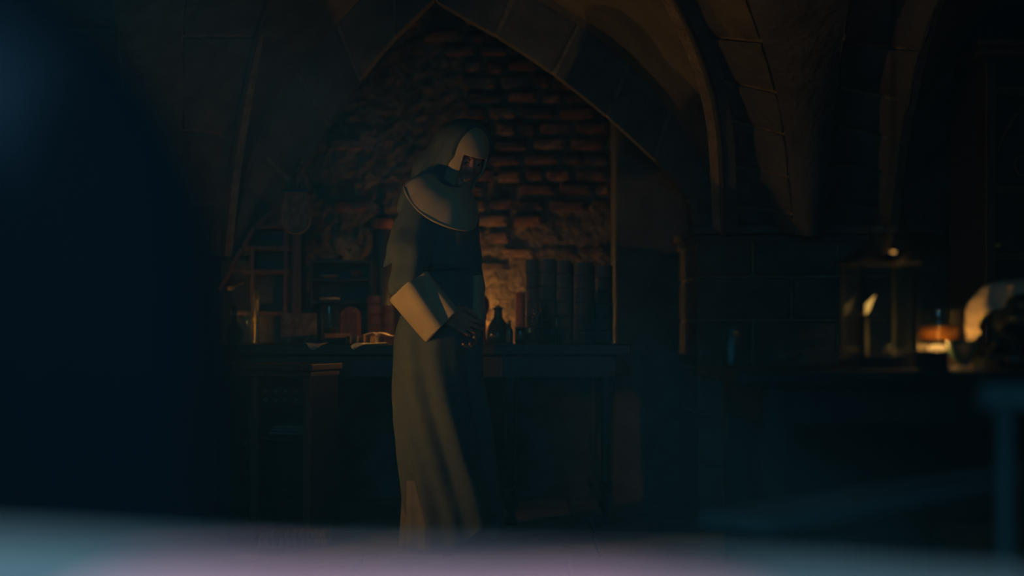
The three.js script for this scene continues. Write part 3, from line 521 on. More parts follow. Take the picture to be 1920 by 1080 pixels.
function candle(label, pos, h, power, holder = 'brass') {
  const t = thing('candle', label, 'candle', pos);
  part('candleholder', [lathe([[0.0001, 0], [0.05, 0], [0.052, 0.006], [0.03, 0.012], [0.014, 0.018], [0.017, 0.03], [0.012, 0.03], [0.0001, 0.026]])], M[holder], t);
  part('wax', lathe([[0.0001, 0.024], [0.012, 0.024], [0.0125, h * 0.6], [0.0115, h], [0.0085, h - 0.004], [0.0001, h - 0.006]], 20), M.wax, t);
  part('wick', tube([[0, h - 0.008, 0], [0.001, h + 0.006, 0], [0.003, h + 0.01, 0]], 0.0009, 6, 5), M.iron, t);
  const f = part('flame', flameG(0.034), M.flame, t); f.position.y = h + 0.002;
  lampIn(t, h + 0.014, power);
  return t;
}
{
  const t = thing('workbench', 'long dark wooden workbench crowded with jars and books along the brick wall', 'table', [0, 0, 0]);
  const planks = [[-5.45, -5.70], [-5.70, -5.95], [-5.95, -6.20], [-6.20, -6.44]];
  for (const [a, b] of planks) part('plank', box(1.9, 0.045, a - b - 0.004, -0.45, YD - 0.0225, (a + b) / 2, 0.006), M.woodDark, t);
  part('apron', [box(1.78, 0.09, 0.025, -0.45, YD - 0.095, -5.50), box(1.78, 0.09, 0.025, -0.45, YD - 0.095, -6.40), box(0.025, 0.09, 0.9, -1.33, YD - 0.095, -5.95), box(0.025, 0.09, 0.9, 0.43, YD - 0.095, -5.95)], M.woodDark, t);
  const leg = lathe([[0.0001, 0], [0.026, 0], [0.03, 0.012], [0.024, 0.03], [0.016, 0.042], [0.02, 0.055], [0.034, 0.075], [0.036, 0.09], [0.026, 0.112], [0.015, 0.128], [0.026, 0.136], [0.027, 0.146], [0.016, 0.154], [0.018, 0.168], [0.027, 0.176], [0.027, 0.186], [0.018, 0.196], [0.021, 0.34], [0.026, 0.5], [0.03, 0.55], [0.022, 0.575], [0.033, 0.6], [0.033, YD - 0.045], [0.0001, YD - 0.045]], 24);
  for (const [x, z] of [[-0.004, -5.52], [0.40, -5.54], [-1.30, -5.54], [0.40, -6.36], [-1.30, -6.36]]) { const l = part('leg', leg, M.woodDark, t); l.position.set(x, 0, z); }
}
// stepped rack on the left
{
  const d = 6.05, t = thing('rack', 'stepped wooden rack with narrow shelves at the left end of the workbench', 'shelf', onDesk(490, d));
  const X = (px) => wAt(px - 490, d), Y = (py) => hAt(py, d) - YD;
  for (const [x0, x1, y] of [[484, 546, 425], [460, 546, 466], [434, 546, 510], [436, 546, 588]]) part('shelf', box(X(x1) - X(x0), 0.02, 0.13, (X(x0) + X(x1)) / 2, Y(y), 0), M.woodRed, t);
  part('back_panel', box(X(546) - X(462), Y(428), 0.012, (X(462) + X(546)) / 2, Y(428) / 2, -0.07), M.woodDark, t);
  for (const [a, b] of [[[531, 388], [485, 424]], [[482, 428], [462, 464]], [[458, 468], [436, 508]], [[436, 514], [416, 545]]]) part('side_board', [bar([X(a[0]), Y(a[1]), 0.055], [X(b[0]), Y(b[1]), 0.055], 0.018, 0.03)], M.woodRed, t);
  for (const x of [478, 540]) part('upright', box(0.018, Y(x === 478 ? 468 : 426), 0.018, X(x), Y(x === 478 ? 468 : 426) / 2, 0.055), M.woodRed, t);
}
// post with a rounded plaque, a small robed figure on top
{
  const d = 5.85, o = onDesk(556, d), t = thing('plaque_stand', 'slim wooden post carrying a round-bottomed plaque under the robed figurine', 'stand', o), Y = (py) => hAt(py, d) - YD;
  part('base', box(0.1, 0.025, 0.09, 0, 0.0125, 0), M.woodRed, t);
  part('post', box(wAt(15, d), Y(440) - 0.02, 0.026, 0, (Y(440) + 0.02) / 2, -0.01), M.woodRed, t);
  const s = new THREE.Shape(), w = wAt(26, d), y1 = Y(362), y0 = Y(412); s.moveTo(-w * 0.72, y1); s.lineTo(w * 0.72, y1); s.bezierCurveTo(w * 0.8, lerp(y1, y0, 0.4), w, lerp(y1, y0, 0.5), w, y0); s.absarc(0, y0, w, 0, Math.PI, true); s.bezierCurveTo(-w, lerp(y1, y0, 0.5), -w * 0.8, lerp(y1, y0, 0.4), -w * 0.72, y1);
  part('plaque', boxUV(new THREE.ExtrudeGeometry(s, { depth: 0.02, bevelEnabled: true, bevelSize: 0.004, bevelThickness: 0.004, curveSegments: 20 })), M.card, t);
  const pts = s.getSpacedPoints(60).map((p) => new V3(p.x, p.y, 0.026)); part('rim', new THREE.TubeGeometry(new THREE.CatmullRomCurve3(pts, true), 120, 0.006, 6, true), M.woodPale, t, 'paler rim');
  part('bracket', box(0.13, 0.016, 0.09, 0.0, Y(360), 0.0), M.woodDark, t);
  const f = thing('figurine', 'small robed figurine with outstretched cloak standing on the post', 'statue', [o[0] + 0.01, YD + Y(360) + 0.008, -d]);
  const robe = all([cap([0, 0.012, 0], [0.006, 0.1, 0], 0.034, 0.016), cap([-0.05, 0.004, 0.01], [0.002, 0.09, 0], 0.012, 0.014), cap([0.048, 0.01, 0.01], [0.008, 0.09, 0], 0.01, 0.012)], 0.03);
  part('robe', net((x, y, z) => Math.max(robe(x, y, z) + 0.002 * Math.sin(Math.atan2(x, z) * 11), -y), [-0.08, -0.01, -0.06], [0.08, 0.14, 0.06], 0.004), M.parchment, f);
  part('head', net(all([ell(0.008, 0.128, 0, 0.013, 0.017, 0.014), cap([0.007, 0.1, 0], [0.008, 0.12, 0], 0.008, 0.006), ell(0.01, 0.127, 0.013, 0.003, 0.004, 0.004)], 0.006), [-0.02, 0.09, -0.03], [0.04, 0.16, 0.03], 0.003), M.bone, f);
}
// glass at the left end
{
  const br = thing('brass_tube', 'upright polished brass tube catching candlelight in front of the stepped rack', 'tube', onDesk(481, 5.78));
  part('body', lathe([[0.0001, 0], [0.017, 0], [0.018, 0.006], [0.0125, 0.012], [0.0115, 0.195], [0.0145, 0.2], [0.0145, 0.212], [0.0115, 0.218], [0.0115, 0.24], [0.0001, 0.243]]), M.brass, br); part('collar', lathe([[0.0125, 0.1], [0.0155, 0.104], [0.0155, 0.112], [0.0125, 0.116]]), M.gold, br);
  const cyl0 = thing('glass_cylinder', 'middle-sized glass measuring cylinder just left of the brass tube', 'glass', onDesk(466, 5.74));
  part('body', lathe([[0.0001, 0.008], [0.013, 0.009], [0.0135, 0.19], [0.017, 0.2], [0.0155, 0.202], [0.0115, 0.19], [0.011, 0.012], [0.0001, 0.011]]), M.glass, cyl0);
  part('foot', lathe([[0.0001, 0], [0.03, 0], [0.03, 0.006], [0.013, 0.012], [0.0001, 0.012]]), M.glass, cyl0);
  cyl0.scale.set(0.9, 0.84, 0.9);
  dup(cyl0, onDesk(451, 5.93), 1.1, 'shorter glass measuring cylinder, the left one of the two').scale.set(0.9, 0.66, 0.9);
  const fl = thing('flask', 'round-bellied glass flask standing at the very left of the workbench', 'flask', onDesk(438, 5.6));
  part('body', lathe([[0.0001, 0.002], [0.025, 0.001], [0.04, 0.02], [0.044, 0.045], [0.036, 0.072], [0.016, 0.095], [0.012, 0.14], [0.016, 0.15], [0.0125, 0.15], [0.009, 0.138], [0.012, 0.096], [0.032, 0.07], [0.04, 0.045], [0.036, 0.022], [0.022, 0.005], [0.0001, 0.005]]), M.glassGreen, fl);
  part('stopper', lathe([[0.0001, 0.135], [0.008, 0.135], [0.0105, 0.152], [0.012, 0.165], [0.0001, 0.172]]), M.cork, fl);
  const sc = thing('brass_scoop', 'small brass scoop hooked on the lowest shelf of the rack', 'scoop', [(432 - 960) * 5.95 / F, hAt(545, 5.95), -5.95]);
  part('bowl', lathe([[0.0001, 0], [0.012, 0.001], [0.02, 0.009], [0.022, 0.02], [0.0205, 0.02], [0.018, 0.01], [0.011, 0.003], [0.0001, 0.002]]), M.brass, sc);
  part('handle', tube([[0.02, 0.018, 0], [0.04, 0.03, 0], [0.06, 0.034, -0.01]], 0.0028, 12, 6), M.brass, sc);
}
// square card standing up
{
  const d = 5.72, t = thing('card', 'square brown board propped upright at the foot of the plaque stand', 'board', onDesk(560, d), 0.03), w = wAt(67, d), h = hAt(587, d) - YD;
  const g = box(w, h, 0.008, 0, h / 2, 0, 0.002); g.rotateX(-0.06); part('board', g, M.card, t);
  const p = box(0.05, h * 0.7, 0.006, 0, 0, 0); p.rotateX(0.35); p.translate(0, h * 0.33, -0.045); part('prop', p, M.woodDark, t);
}
// case of shelves with pale dishes, a skull on top
{
  const d = 6.2, t = thing('shelf_case', 'low dark wooden shelf case with the skull on its top', 'shelf', onDesk(645, d)), X = (px) => wAt(px - 645, d), Y = (py) => hAt(py, d) - YD, w = X(700) - X(590), cx = (X(700) + X(590)) / 2;
  part('side_panel', box(0.014, Y(490), 0.2, X(590), Y(490) / 2, 0), M.woodDark, t); part('side_panel', box(0.014, Y(490), 0.2, X(700), Y(490) / 2, 0), M.woodDark, t);
  for (const y of [490, 524, 566]) part('shelf', box(w, 0.014, 0.2, cx, Y(y) - 0.007, 0), M.woodDark, t);
  part('back_panel', box(w, Y(490), 0.01, cx, Y(490) / 2, -0.095), M.woodDark, t);
  const dish = lathe([[0.0001, 0], [0.022, 0], [0.026, 0.004], [0.042, 0.014], [0.044, 0.017], [0.04, 0.0165], [0.026, 0.008], [0.0001, 0.006]]);
  const dz = d - 0.04, at = (px, py) => [(px - 960) * dz / F, YD + Y(py), -dz];
  const mk = (label, pos) => { const o = thing('dish', label, 'dish', pos, 0, 'pale dishes in the shelf case'); part('bowl', dish, M.ceramic, o); return o; };
  mk('small pale dish on top of the shelf case left of the skull', at(616, 490));
  mk('pale dish on the upper shelf inside the shelf case', at(618, 524)).scale.set(1.12, 1, 1.12);
  const box1 = thing('pill_box', 'small round wooden box on the upper shelf beside the pale dish', 'box', at(668, 524)); part('body', lathe([[0.0001, 0], [0.022, 0], [0.022, 0.03], [0.0001, 0.03]]), M.woodRed, box1); part('lid', lathe([[0.0001, 0.03], [0.024, 0.03], [0.024, 0.042], [0.0001, 0.044]]), M.woodRed, box1);
  // skull facing right
  const k = thing('skull', 'human skull resting on the shelf case, turned to the right', 'skull', [(647 - 960) * 6.15 / F, YD + Y(490), -6.15], 0.75);
  const cr = all([ell(0, 0.085, -0.02, 0.056, 0.058, 0.072), ell(0, 0.05, 0.035, 0.042, 0.045, 0.032), cap([0.045, 0.045, 0.01], [0.03, 0.045, 0.05], 0.009, 0.012), cap([-0.045, 0.045, 0.01], [-0.03, 0.045, 0.05], 0.009, 0.012), cap([-0.02, 0.018, 0.048], [0.02, 0.018, 0.048], 0.016, 0.016)], 0.02);
  const holes = [ell(0.021, 0.055, 0.066, 0.015, 0.014, 0.022), ell(-0.021, 0.055, 0.066, 0.015, 0.014, 0.022), ell(0, 0.035, 0.068, 0.008, 0.012, 0.016)];
  part('cranium', net((x, y, z) => { let s = cr(x, y, z); for (const h of holes) s = smax(s, -h(x, y, z), 0.006); return Math.max(s, 0.004 - y); }, [-0.08, -0.01, -0.1], [0.08, 0.16, 0.1], 0.0034), M.bone, k);
  const teeth = []; for (let i = -4; i <= 4; i++) teeth.push(box(0.006, 0.01, 0.005, i * 0.0068, 0.007, 0.062 - i * i * 0.0006)); part('teeth', teeth, M.bone, k);
  // thin candlestick behind the skull
  const c = thing('candlestick', 'thin turned candlestick with a round knob standing behind the skull', 'candlestick', [(636 - 960) * 6.26 / F, YD + Y(490), -6.26]);
  const H = Y(394) - Y(490); part('stem', lathe([[0.0001, 0], [0.022, 0], [0.022, 0.006], [0.006, 0.016], [0.005, H * 0.7], [0.009, H * 0.74], [0.005, H * 0.8], [0.006, H - 0.03], [0.0001, H - 0.03]]), M.woodDark, c); part('knob', new THREE.SphereGeometry(0.011, 16, 12).translate(0, H - 0.02, 0), M.woodRed, c);
  // tall jar with pale rim
  const j = thing('tall_jar', 'tall dark stoneware jar with a pale rim under its knobbed lid', 'jar', onDesk(716, 6.36)), JY = (py) => hAt(py, 6.3) - YD;
  part('body', lathe([[0.0001, 0], [0.04, 0], [0.05, 0.08], [0.052, 0.24], [0.05, 0.4], [0.046, JY(432)], [0.048, JY(428)], [0.0001, JY(428)]]), M.leatherBlack, j);
  part('rim', lathe([[0.046, JY(428)], [0.056, JY(427)], [0.057, JY(410)], [0.046, JY(408)]]), M.clay, j, 'reddish pale rim'); part('lid', lathe([[0.05, JY(410)], [0.04, JY(402)], [0.012, JY(396)], [0.012, JY(388)], [0.018, JY(382)], [0.0001, JY(376)]]), M.leatherBlack, j);
}
// apothecary jar
{
  const d = 5.85, t = thing('apothecary_jar', 'clear glass apothecary jar with a pale flat lid beside the square board', 'jar', onDesk(618, d)), h = hAt(562, d) - YD;
  part('glass', lathe([[0.0001, 0.002], [0.038, 0.001], [0.042, 0.012], [0.042, h * 0.8], [0.034, h * 0.9], [0.034, h], [0.032, h], [0.031, h * 0.9], [0.039, h * 0.79], [0.039, 0.013], [0.0001, 0.006]]), M.glass, t);
  part('lid', lathe([[0.0001, h], [0.045, h], [0.047, h + 0.006], [0.045, h + 0.013], [0.0001, h + 0.015]]), M.ceramic, t, 'pale lid');
  part('powder', lathe([[0.0001, 0.008], [0.037, 0.009], [0.037, h * 0.35], [0.0001, h * 0.38]]), M.leatherBlack, t);
}
// books
function book(name, label, pos, turn, [w, h, th], cover, bands = 0, flat = false, group) {
  // stands on its lower edge, spine to the front; flat: lies down, spine to the front
  const t = thing(name, label, 'book', pos, turn, group), c = 0.004;
  const put = (g) => { if (flat) { g.rotateZ(Math.PI / 2); g.translate(h / 2, th / 2, 0); } return g; };
  const sp = new THREE.Shape(); sp.moveTo(-th / 2, 0); sp.bezierCurveTo(-th / 2, th * 0.22, th / 2, th * 0.22, th / 2, 0); sp.lineTo(th / 2 - c, -0.004); sp.lineTo(-th / 2 + c, -0.004); sp.closePath();
  const spine = () => boxUV(new THREE.ExtrudeGeometry(sp, { depth: h, bevelEnabled: false, curveSegments: 8 }).rotateX(-Math.PI / 2)).scale(1, 1, -1).translate(0, 0, w / 2 - 0.002);
  const fix = (g) => { const i = g.attributes.position.array; for (let k = 0; k < i.length; k += 9) for (let q = 0; q < 3; q++) { const s = i[k + 3 + q]; i[k + 3 + q] = i[k + 6 + q]; i[k + 6 + q] = s; } g.computeVertexNormals(); return g; };
  part('cover', [put(box(c, h, w, -th / 2 + c / 2, h / 2, 0, 0.0015)), put(box(c, h, w, th / 2 - c / 2, h / 2, 0, 0.0015)), put(fix(spine()))], cover, t);
  part('pages', put(box(th - 2 * c, h - 0.01, w - 0.008, 0, h / 2, -0.002, 0.001)), M.pages, t);
  for (let i = 0; i < bands; i++) { const y = h * (0.16 + 0.68 * i / Math.max(1, bands - 1)), pts = []; for (let k = 0; k <= 8; k++) { const a = -1 + k / 4; pts.push(new V3(a * th / 2, y, w / 2 + th * 0.165 * (1 - a * a))); } part('raised_band', put(new THREE.TubeGeometry(new THREE.CatmullRomCurve3(pts), 10, 0.0042, 6)), cover, t); }
  return t;
}
{
  const d = 5.98, G = 'tall dark folios at the right end of the workbench';
  const row = [[986, 1009, 490, 'leftmost tall black folio, its ribbed spine edged by candlelight'], [1011, 1040, 488, 'second tall black folio from the left, taller than its neighbour'], [1042, 1070, 491, 'third tall black folio from the left with a ribbed spine'], [1072, 1110, 494, 'fourth tall folio, thick and lost in shadow'], [1112, 1146, 500, 'last tall folio at the shadowed right end of the row']];
  row.forEach(([a, b, y, label], i) => { const t = book('folio', label, onDesk((a + b) / 2, d + 0.01 * i), rr(-0.012, 0.012), [0.24, hAt(y, d) - YD, wAt(b - a, d)], M.leatherBlack, 5, false, G); if (i < 2) part('clasp', box(0.012, 0.02, 0.006, -0.012, 0.06 + i * 0.05, 0.129), M.gold, t, 'small gilt clasp'); });
  book('red_book', 'reddish leather book standing behind the lit book stack', onDesk(702, 6.02), 0.1, [0.13, hAt(556, 6.02) - YD, wAt(26, 6)], M.leatherRed, 4);
  book('red_book', 'shorter reddish book standing half behind the nun', onDesk(733, 6.0), -0.12, [0.13, hAt(573, 6.0) - YD, wAt(22, 6)], M.leatherRed, 3);
  const z = 5.68, x = (px) => (px - 960) * z / F;
  book('lying_book', 'lower of the two closed books lying left of the candlelit book', [x(657) - 0.0, YD, -z], 0.12, [0.1, wAt(56, z), 0.026], M.leatherBlack, 0, true).position.x = x(630);
  book('lying_book', 'upper of the two closed books, its grey page edge towards the nun', [x(632), YD + 0.0265, -z], 0.2, [0.095, wAt(48, z), 0.02], M.leatherTan, 0, true);
  const lb = book('lit_book', 'thick tan book lying in bright candlelight beside the nun', [x(683), YD, -5.62], -0.05, [0.11, wAt(56, 5.62), 0.034], M.leatherTan, 4, true);
  const ob = thing('open_book', 'open book with glowing page edges on top of the thick tan book', 'book', [x(711), YD + 0.0345, -5.62], -0.05);
  const leaf = (s) => sheet((u, v) => { const a = s > 0 ? u : 1 - u; return new V3(s * a * 0.06, 0.004 + 0.014 * Math.sin(Math.PI * Math.pow(a, 0.6)) * (1 - 0.25 * a), (0.5 - v) * 0.1); }, 12, 2, new V3(0, -0.004, 0));
  part('pages', leaf(1), M.pages, ob); part('pages', leaf(-1), M.pages, ob); part('cover', box(0.126, 0.003, 0.108, 0, 0.0015, 0, 0.001), M.leatherRed, ob);
  const pl = thing('plaque', 'round-topped reddish wooden plaque leaning behind the closed books', 'board', onDesk(657, 5.9)), s = new THREE.Shape(), w = wAt(18, 5.9), h = hAt(594, 5.9) - YD;
  s.moveTo(-w, 0); s.lineTo(w, 0); s.lineTo(w, h); s.absarc(0, h, w, 0, Math.PI, false); s.lineTo(-w, 0);
  const pg = boxUV(new THREE.ExtrudeGeometry(s, { depth: 0.012, bevelEnabled: true, bevelSize: 0.003, bevelThickness: 0.003 })); pg.rotateX(-0.1); part('board', pg, M.clay, pl); const bd = boxUV(new THREE.ExtrudeGeometry(s, { depth: 0.004, bevelEnabled: false })); bd.scale(0.78, 0.86, 1); bd.translate(0, 0.008, 0.014); bd.rotateX(-0.1); part('panel', bd, M.leatherRed, pl);
  const papers = [[590, 'white paper curling over the front edge of the workbench, left one', 0.02, 36], [676, 'white paper corner hanging over the front edge of the workbench, right one', -0.5, 26]];
  for (const [px, label, turn, n] of papers) { const w2 = wAt(n, 5.46), t = thing('paper', label, 'paper', [(px - 960) * 5.46 / F, YD + 0.001, -5.46], turn); part('leaf', sheet((u, v) => { const q = v * 0.2, over = Math.max(0, 0.055 - q), k = over / 0.055; return new V3((u - 0.5) * w2 * (1 - 0.5 * k), 0.003 + 0.003 * Math.sin(u * 5 + v * 3) - 0.028 * k * k * (0.4 + 0.6 * Math.abs(Math.sin(u * 3.4))), -q + 0.05); }, 12, 16, 0.0012), M.paper, t); }
}
// glass and candle stubs on the right of the nun
{
  const ca = thing('carafe', 'dark glass carafe with a narrow neck silhouetted against the lit bricks', 'carafe', onDesk(934, 5.7)), k = wAt(22, 5.7), H = hAt(572, 5.7) - YD;
  part('body', lathe([[0.0001, 0], [k * 0.8, 0], [k, 0.02], [k * 1.02, H * 0.3], [k * 0.75, H * 0.52], [k * 0.38, H * 0.68], [k * 0.34, H * 0.86], [k * 0.5, H * 0.92], [k * 0.42, H * 0.93], [0.0001, H * 0.9]]), M.glassDark, ca); part('stopper', lathe([[0.0001, H * 0.88], [k * 0.26, H * 0.88], [k * 0.3, H * 0.95], [0.0001, H]]), M.cork, ca);
  const rf = thing('round_flask', 'round dark red flask on a short neck left of the carafe', 'flask', onDesk(906, 5.85)), H2 = hAt(553, 5.85) - YD;
  part('body', lathe([[0.0001, 0], [0.03, 0], [0.032, 0.008], [0.014, 0.02], [0.011, H2 * 0.55], [0.02, H2 * 0.62], [0.03, H2 * 0.78], [0.027, H2 * 0.9], [0.014, H2 * 0.98], [0.0001, H2]]), mat([0.08, 0.008, 0.01], { roughness: 0.12, clearcoat: 0.6, clearcoatRoughness: 0.05 }), rf); part('stopper', new THREE.SphereGeometry(0.008, 14, 10).translate(0, H2 + 0.006, 0), M.glassDark, rf);
  const jar = thing('ointment_pot', 'small squat ointment pot under the red candle', 'jar', onDesk(976, 5.72)); part('body', lathe([[0.0001, 0], [0.022, 0], [0.027, 0.02], [0.027, 0.055], [0.022, 0.065], [0.0001, 0.065]]), M.glassDark, jar); part('lid', lathe([[0.0001, 0.065], [0.025, 0.065], [0.025, 0.075], [0.0001, 0.077]]), M.iron, jar);
  const rc = thing('red_candle', 'unlit red wax candle standing on the ointment pot before the bricks', 'candle', [onDesk(976, 5.72)[0], YD + 0.077, -5.72]), hc = hAt(548, 5.72) - YD - 0.077; part('wax', lathe([[0.0001, 0], [0.022, 0], [0.0215, hc * 0.7], [0.0205, hc], [0.016, hc - 0.004], [0.0001, hc - 0.006]]), M.clay, rc); part('wick', tube([[0, hc - 0.008, 0], [0, hc + 0.004, 0], [0.003, hc + 0.008, 0]], 0.001, 6, 5), M.iron, rc);
  const vi = thing('vial', 'small stoppered vial between the carafe and the red candle', 'bottle', onDesk(955, 5.6)); part('body', lathe([[0.0001, 0], [0.014, 0], [0.016, 0.006], [0.016, 0.06], [0.008, 0.072], [0.008, 0.088], [0.0001, 0.088]]), M.glassDark, vi); part('stopper', lathe([[0.0001, 0.086], [0.0065, 0.086], [0.0085, 0.1], [0.0001, 0.103]]), M.cork, vi);
  // cut decanter with a faceted body, glints of flame in its facets
  const de = thing('decanter', 'faceted glass decanter with ball stopper in front of the tall folios', 'decanter', onDesk(1020, 5.62)), H3 = hAt(572, 5.62) - YD, prof = []; for (let i = 0; i <= 9; i++) prof.push([0.026 + 0.006 * (i % 2) + 0.004 * Math.sin(i), 0.006 + i * H3 * 0.055]);
  const facet = lathe([[0.0001, 0], [0.03, 0], ...prof, [0.013, H3 * 0.62], [0.011, H3 * 0.76], [0.016, H3 * 0.8], [0.0001, H3 * 0.8]], 10).toNonIndexed(); facet.computeVertexNormals(); part('body', facet, M.glassDark, de);
  const st = new THREE.IcosahedronGeometry(0.019, 1).translate(0, H3 * 0.9, 0); part('stopper', boxUV(st), M.glassDark, de);
  const bd = thing('bead_string', 'string of small metal beads hanging down the front of the folios', 'beads', [(1000 - 960) * 5.8 / F, YD, -5.8]); for (let i = 0; i < 9; i++) part('bead', new THREE.SphereGeometry(0.0042, 10, 8).translate(0.004 * Math.sin(i * 1.7), hAt(582, 5.8) - YD - i * 0.0155, 0.004 * Math.cos(i)), M.brass, bd);
  part('cord', tube([[0, hAt(578, 5.8) - YD, 0], [0.003, 0.07, 0.003], [0, 0.008, 0]], 0.0012, 20, 5), M.iron, bd);
  // box added behind the nun to block the candle from the left of the wall
  const ch = thing('chest', 'tall dark box added behind the nun to block candlelight from the wall', 'chest', onDesk(775, 6.1)); part('carcass', box(0.11, hAt(436, 6.1) - YD, 0.3, 0, (hAt(436, 6.1) - YD) / 2, -0.05), M.woodDark, ch); part('lid', box(0.125, 0.02, 0.32, 0, hAt(436, 6.1) - YD + 0.01, -0.05), M.woodDark, ch);
}
candle('unseen candle on the workbench behind the nun, placed to light the bricks', onDesk(876, 6.30), 0.09, 0.40);  // hidden from view, placed to light the bricks
candle('short unseen candle on the workbench behind the near cuff, placed to light the books', onDesk(758, 5.50), 0.065, 0.085, 'iron');  // hidden behind the cuff, placed to light the lying books
candle('low unseen candle at the far left end of the workbench, placed to light the rack', onDesk(383, 5.78), 0.07, 0.06, 'iron');  // out of view behind the cloaked figure, placed to light the rack
// low carved cabinet standing in front of the bench on the left
{
  const o = P(513, 630, 5.25), t = thing('cabinet', 'low carved cabinet with an open bay standing in front of the workbench', 'cabinet', [o.x, 0, o.z], -0.25), H = 0.69;
  part('top', [box(0.47, 0.025, 0.32, 0, H - 0.0125, 0), box(0.45, 0.02, 0.30, 0, H - 0.04, 0)], M.woodRed, t);
  part('back_panel', box(0.44, H - 0.09, 0.012, 0, H / 2, -0.14), M.woodDark, t); for (const x of [-0.215, 0.215]) part('side_panel', box(0.014, H - 0.09, 0.26, x, H / 2, 0), M.woodDark, t);
  for (const x of [-0.205, -0.02, 0.205]) part('post', box(0.032, H - 0.05, 0.032, x, (H - 0.05) / 2, 0.13, 0.006), M.woodRed, t);
  const door = part('door', [box(0.148, 0.5, 0.014, -0.113, 0.38, 0.122), box(0.1, 0.2, 0.012, -0.113, 0.49, 0.128, 0.006), box(0.1, 0.2, 0.012, -0.113, 0.26, 0.128, 0.006)], M.woodDark, t); part('knob', new THREE.SphereGeometry(0.009, 14, 10).translate(-0.052, 0.375, 0.142), M.pewter, door);
  for (const y of [0.16, 0.40]) part('shelf', box(0.21, 0.014, 0.25, 0.095, y, 0), M.woodDark, t);
  part('frieze', box(0.19, 0.075, 0.014, 0.093, 0.565, 0.128), M.woodDark, t);
  for (let i = 0; i < 4; i++) { const x = 0.03 + i * 0.043, g = []; for (const y of [0.583, 0.549]) for (const [a, b] of [[0.0055, 0], [-0.0055, 0], [0, 0.0055], [0, -0.0055]]) g.push(new THREE.SphereGeometry(0.0042, 8, 6).translate(x + a, y + b, 0.137)); part('boss', g, M.pewter, t, 'bright quatrefoil boss'); }
  part('foot', [...[-0.205, 0.205].map((x) => lathe([[0.0001, 0], [0.028, 0], [0.032, 0.015], [0.022, 0.03], [0.014, 0.036], [0.024, 0.05], [0.0001, 0.05]]).translate(x, 0, 0.13))], M.woodDark, t);
  const cl2 = thing('folded_cloth', 'folded grey cloth lying in the open bay of the carved cabinet', 'cloth', [o.x + 0.085, 0.407, o.z + 0.02], -0.25); for (let i = 0; i < 3; i++) part('fold', box(0.15 - i * 0.01, 0.012, 0.16 - i * 0.01, 0.002 * i, 0.007 + i * 0.0125, 0, 0.006), M.under, cl2);
}
{
  const b = P(552, 630, 4.96);
  solo('board', box(0.27, 0.03, 0.11, 0, 0.019, 0, 0.004), M.woodPale, 'pale board lying on the flagstones, lower of two before the cabinet', 'board', undefined, new V3(b.x, 0, b.z)).rotation.y = 0.04;
  solo('board', box(0.22, 0.024, 0.09, 0, 0.047, 0, 0.004), M.woodPale, 'shorter pale board lying on top of another before the cabinet', 'board', undefined, new V3(b.x + 0.02, 0, b.z - 0.005)).rotation.y = -0.05;
}

// ---------------------------------------------------------------- the table on the right
const YT = 0.716;
const onTable = (px, d) => [(px - 960) * d / F, YT, -d];
{
  const t = thing('side_table', 'heavy dark table at the right with the lantern, jar and cloth-draped pot', 'table', [0, 0, 0]);
  for (const [a, b] of [[-3.12, -3.34], [-3.34, -3.56], [-3.56, -3.78]]) part('plank', box(1.25, 0.035, a - b - 0.004, 1.165, YT - 0.0175, (a + b) / 2, 0.006), M.woodDark, t);
  part('apron', [box(1.12, 0.1, 0.025, 1.17, YT - 0.085, -3.17), box(0.025, 0.1, 0.54, 0.63, YT - 0.085, -3.45), box(1.12, 0.1, 0.025, 1.17, YT - 0.085, -3.73)], M.woodDark, t);
  for (const [x, z] of [[0.64, -3.18], [0.64, -3.72], [1.72, -3.18], [1.72, -3.72]]) part('leg', box(0.065, YT - 0.035, 0.065, x, (YT - 0.035) / 2, z, 0.008), M.woodDark, t);
  part('panel', box(1.1, 0.48, 0.012, 1.17, 0.34, -3.70), M.woodDark, t);
}
{ // lantern
  const d = 3.44, o = onTable(1646, d), t = thing('lantern', 'tall black iron lantern with a leaning candle flame inside', 'lantern', o, 0.12), w = 0.072, h = 0.25;
  part('base', [box(0.165, 0.018, 0.165, 0, 0.009, 0), box(0.15, 0.014, 0.15, 0, 0.024, 0)], M.iron, t);
  for (const [x, z] of [[-w, -w], [w, -w], [-w, w], [w, w]]) part('post', box(0.013, h, 0.013, x, 0.03 + h / 2, z, 0.003), M.iron, t);
  for (const [x, z, a] of [[0, -w, 0], [0, w, 0], [-w, 0, 1], [w, 0, 1]]) { const g = box(2 * w - 0.014, h - 0.01, 0.002, 0, 0.03 + h / 2, 0, 0.0008); if (a) g.rotateY(Math.PI / 2); part('pane', g.translate(x, 0, z), M.glass, t); }
  const rf = new THREE.CylinderGeometry(0.035, 0.122, 0.045, 4, 1); rf.rotateY(Math.PI / 4); part('roof', [boxUV(rf.translate(0, h + 0.052, 0)), box(0.172, 0.012, 0.172, 0, h + 0.028, 0), cyl(0.03, 0.026, 0.03, 0, h + 0.072, 0)], M.iron, t);
  part('ring', new THREE.TorusGeometry(0.026, 0.0032, 8, 28).rotateX(0.4).translate(0, h + 0.125, 0), M.iron, t);
  const c = thing('candle', 'burnt-down candle with a leaning flame inside the iron lantern', 'candle', [o[0] - 0.042, YT + 0.031, -d + 0.0]);
  part('wax', lathe([[0.0001, 0], [0.018, 0], [0.017, 0.06], [0.0165, 0.102], [0.011, 0.098], [0.0001, 0.096]]), M.darkenedWax, c); part('wick', tube([[0, 0.095, 0], [0.002, 0.108, 0], [0.006, 0.112, 0]], 0.001, 6, 5), M.iron, c);
  const f = part('flame', flameG(0.058, 0.62), M.flame, c); f.position.set(0, 0.104, 0); lampIn(c, 0.128, 0.002, 0.008, 0);
}
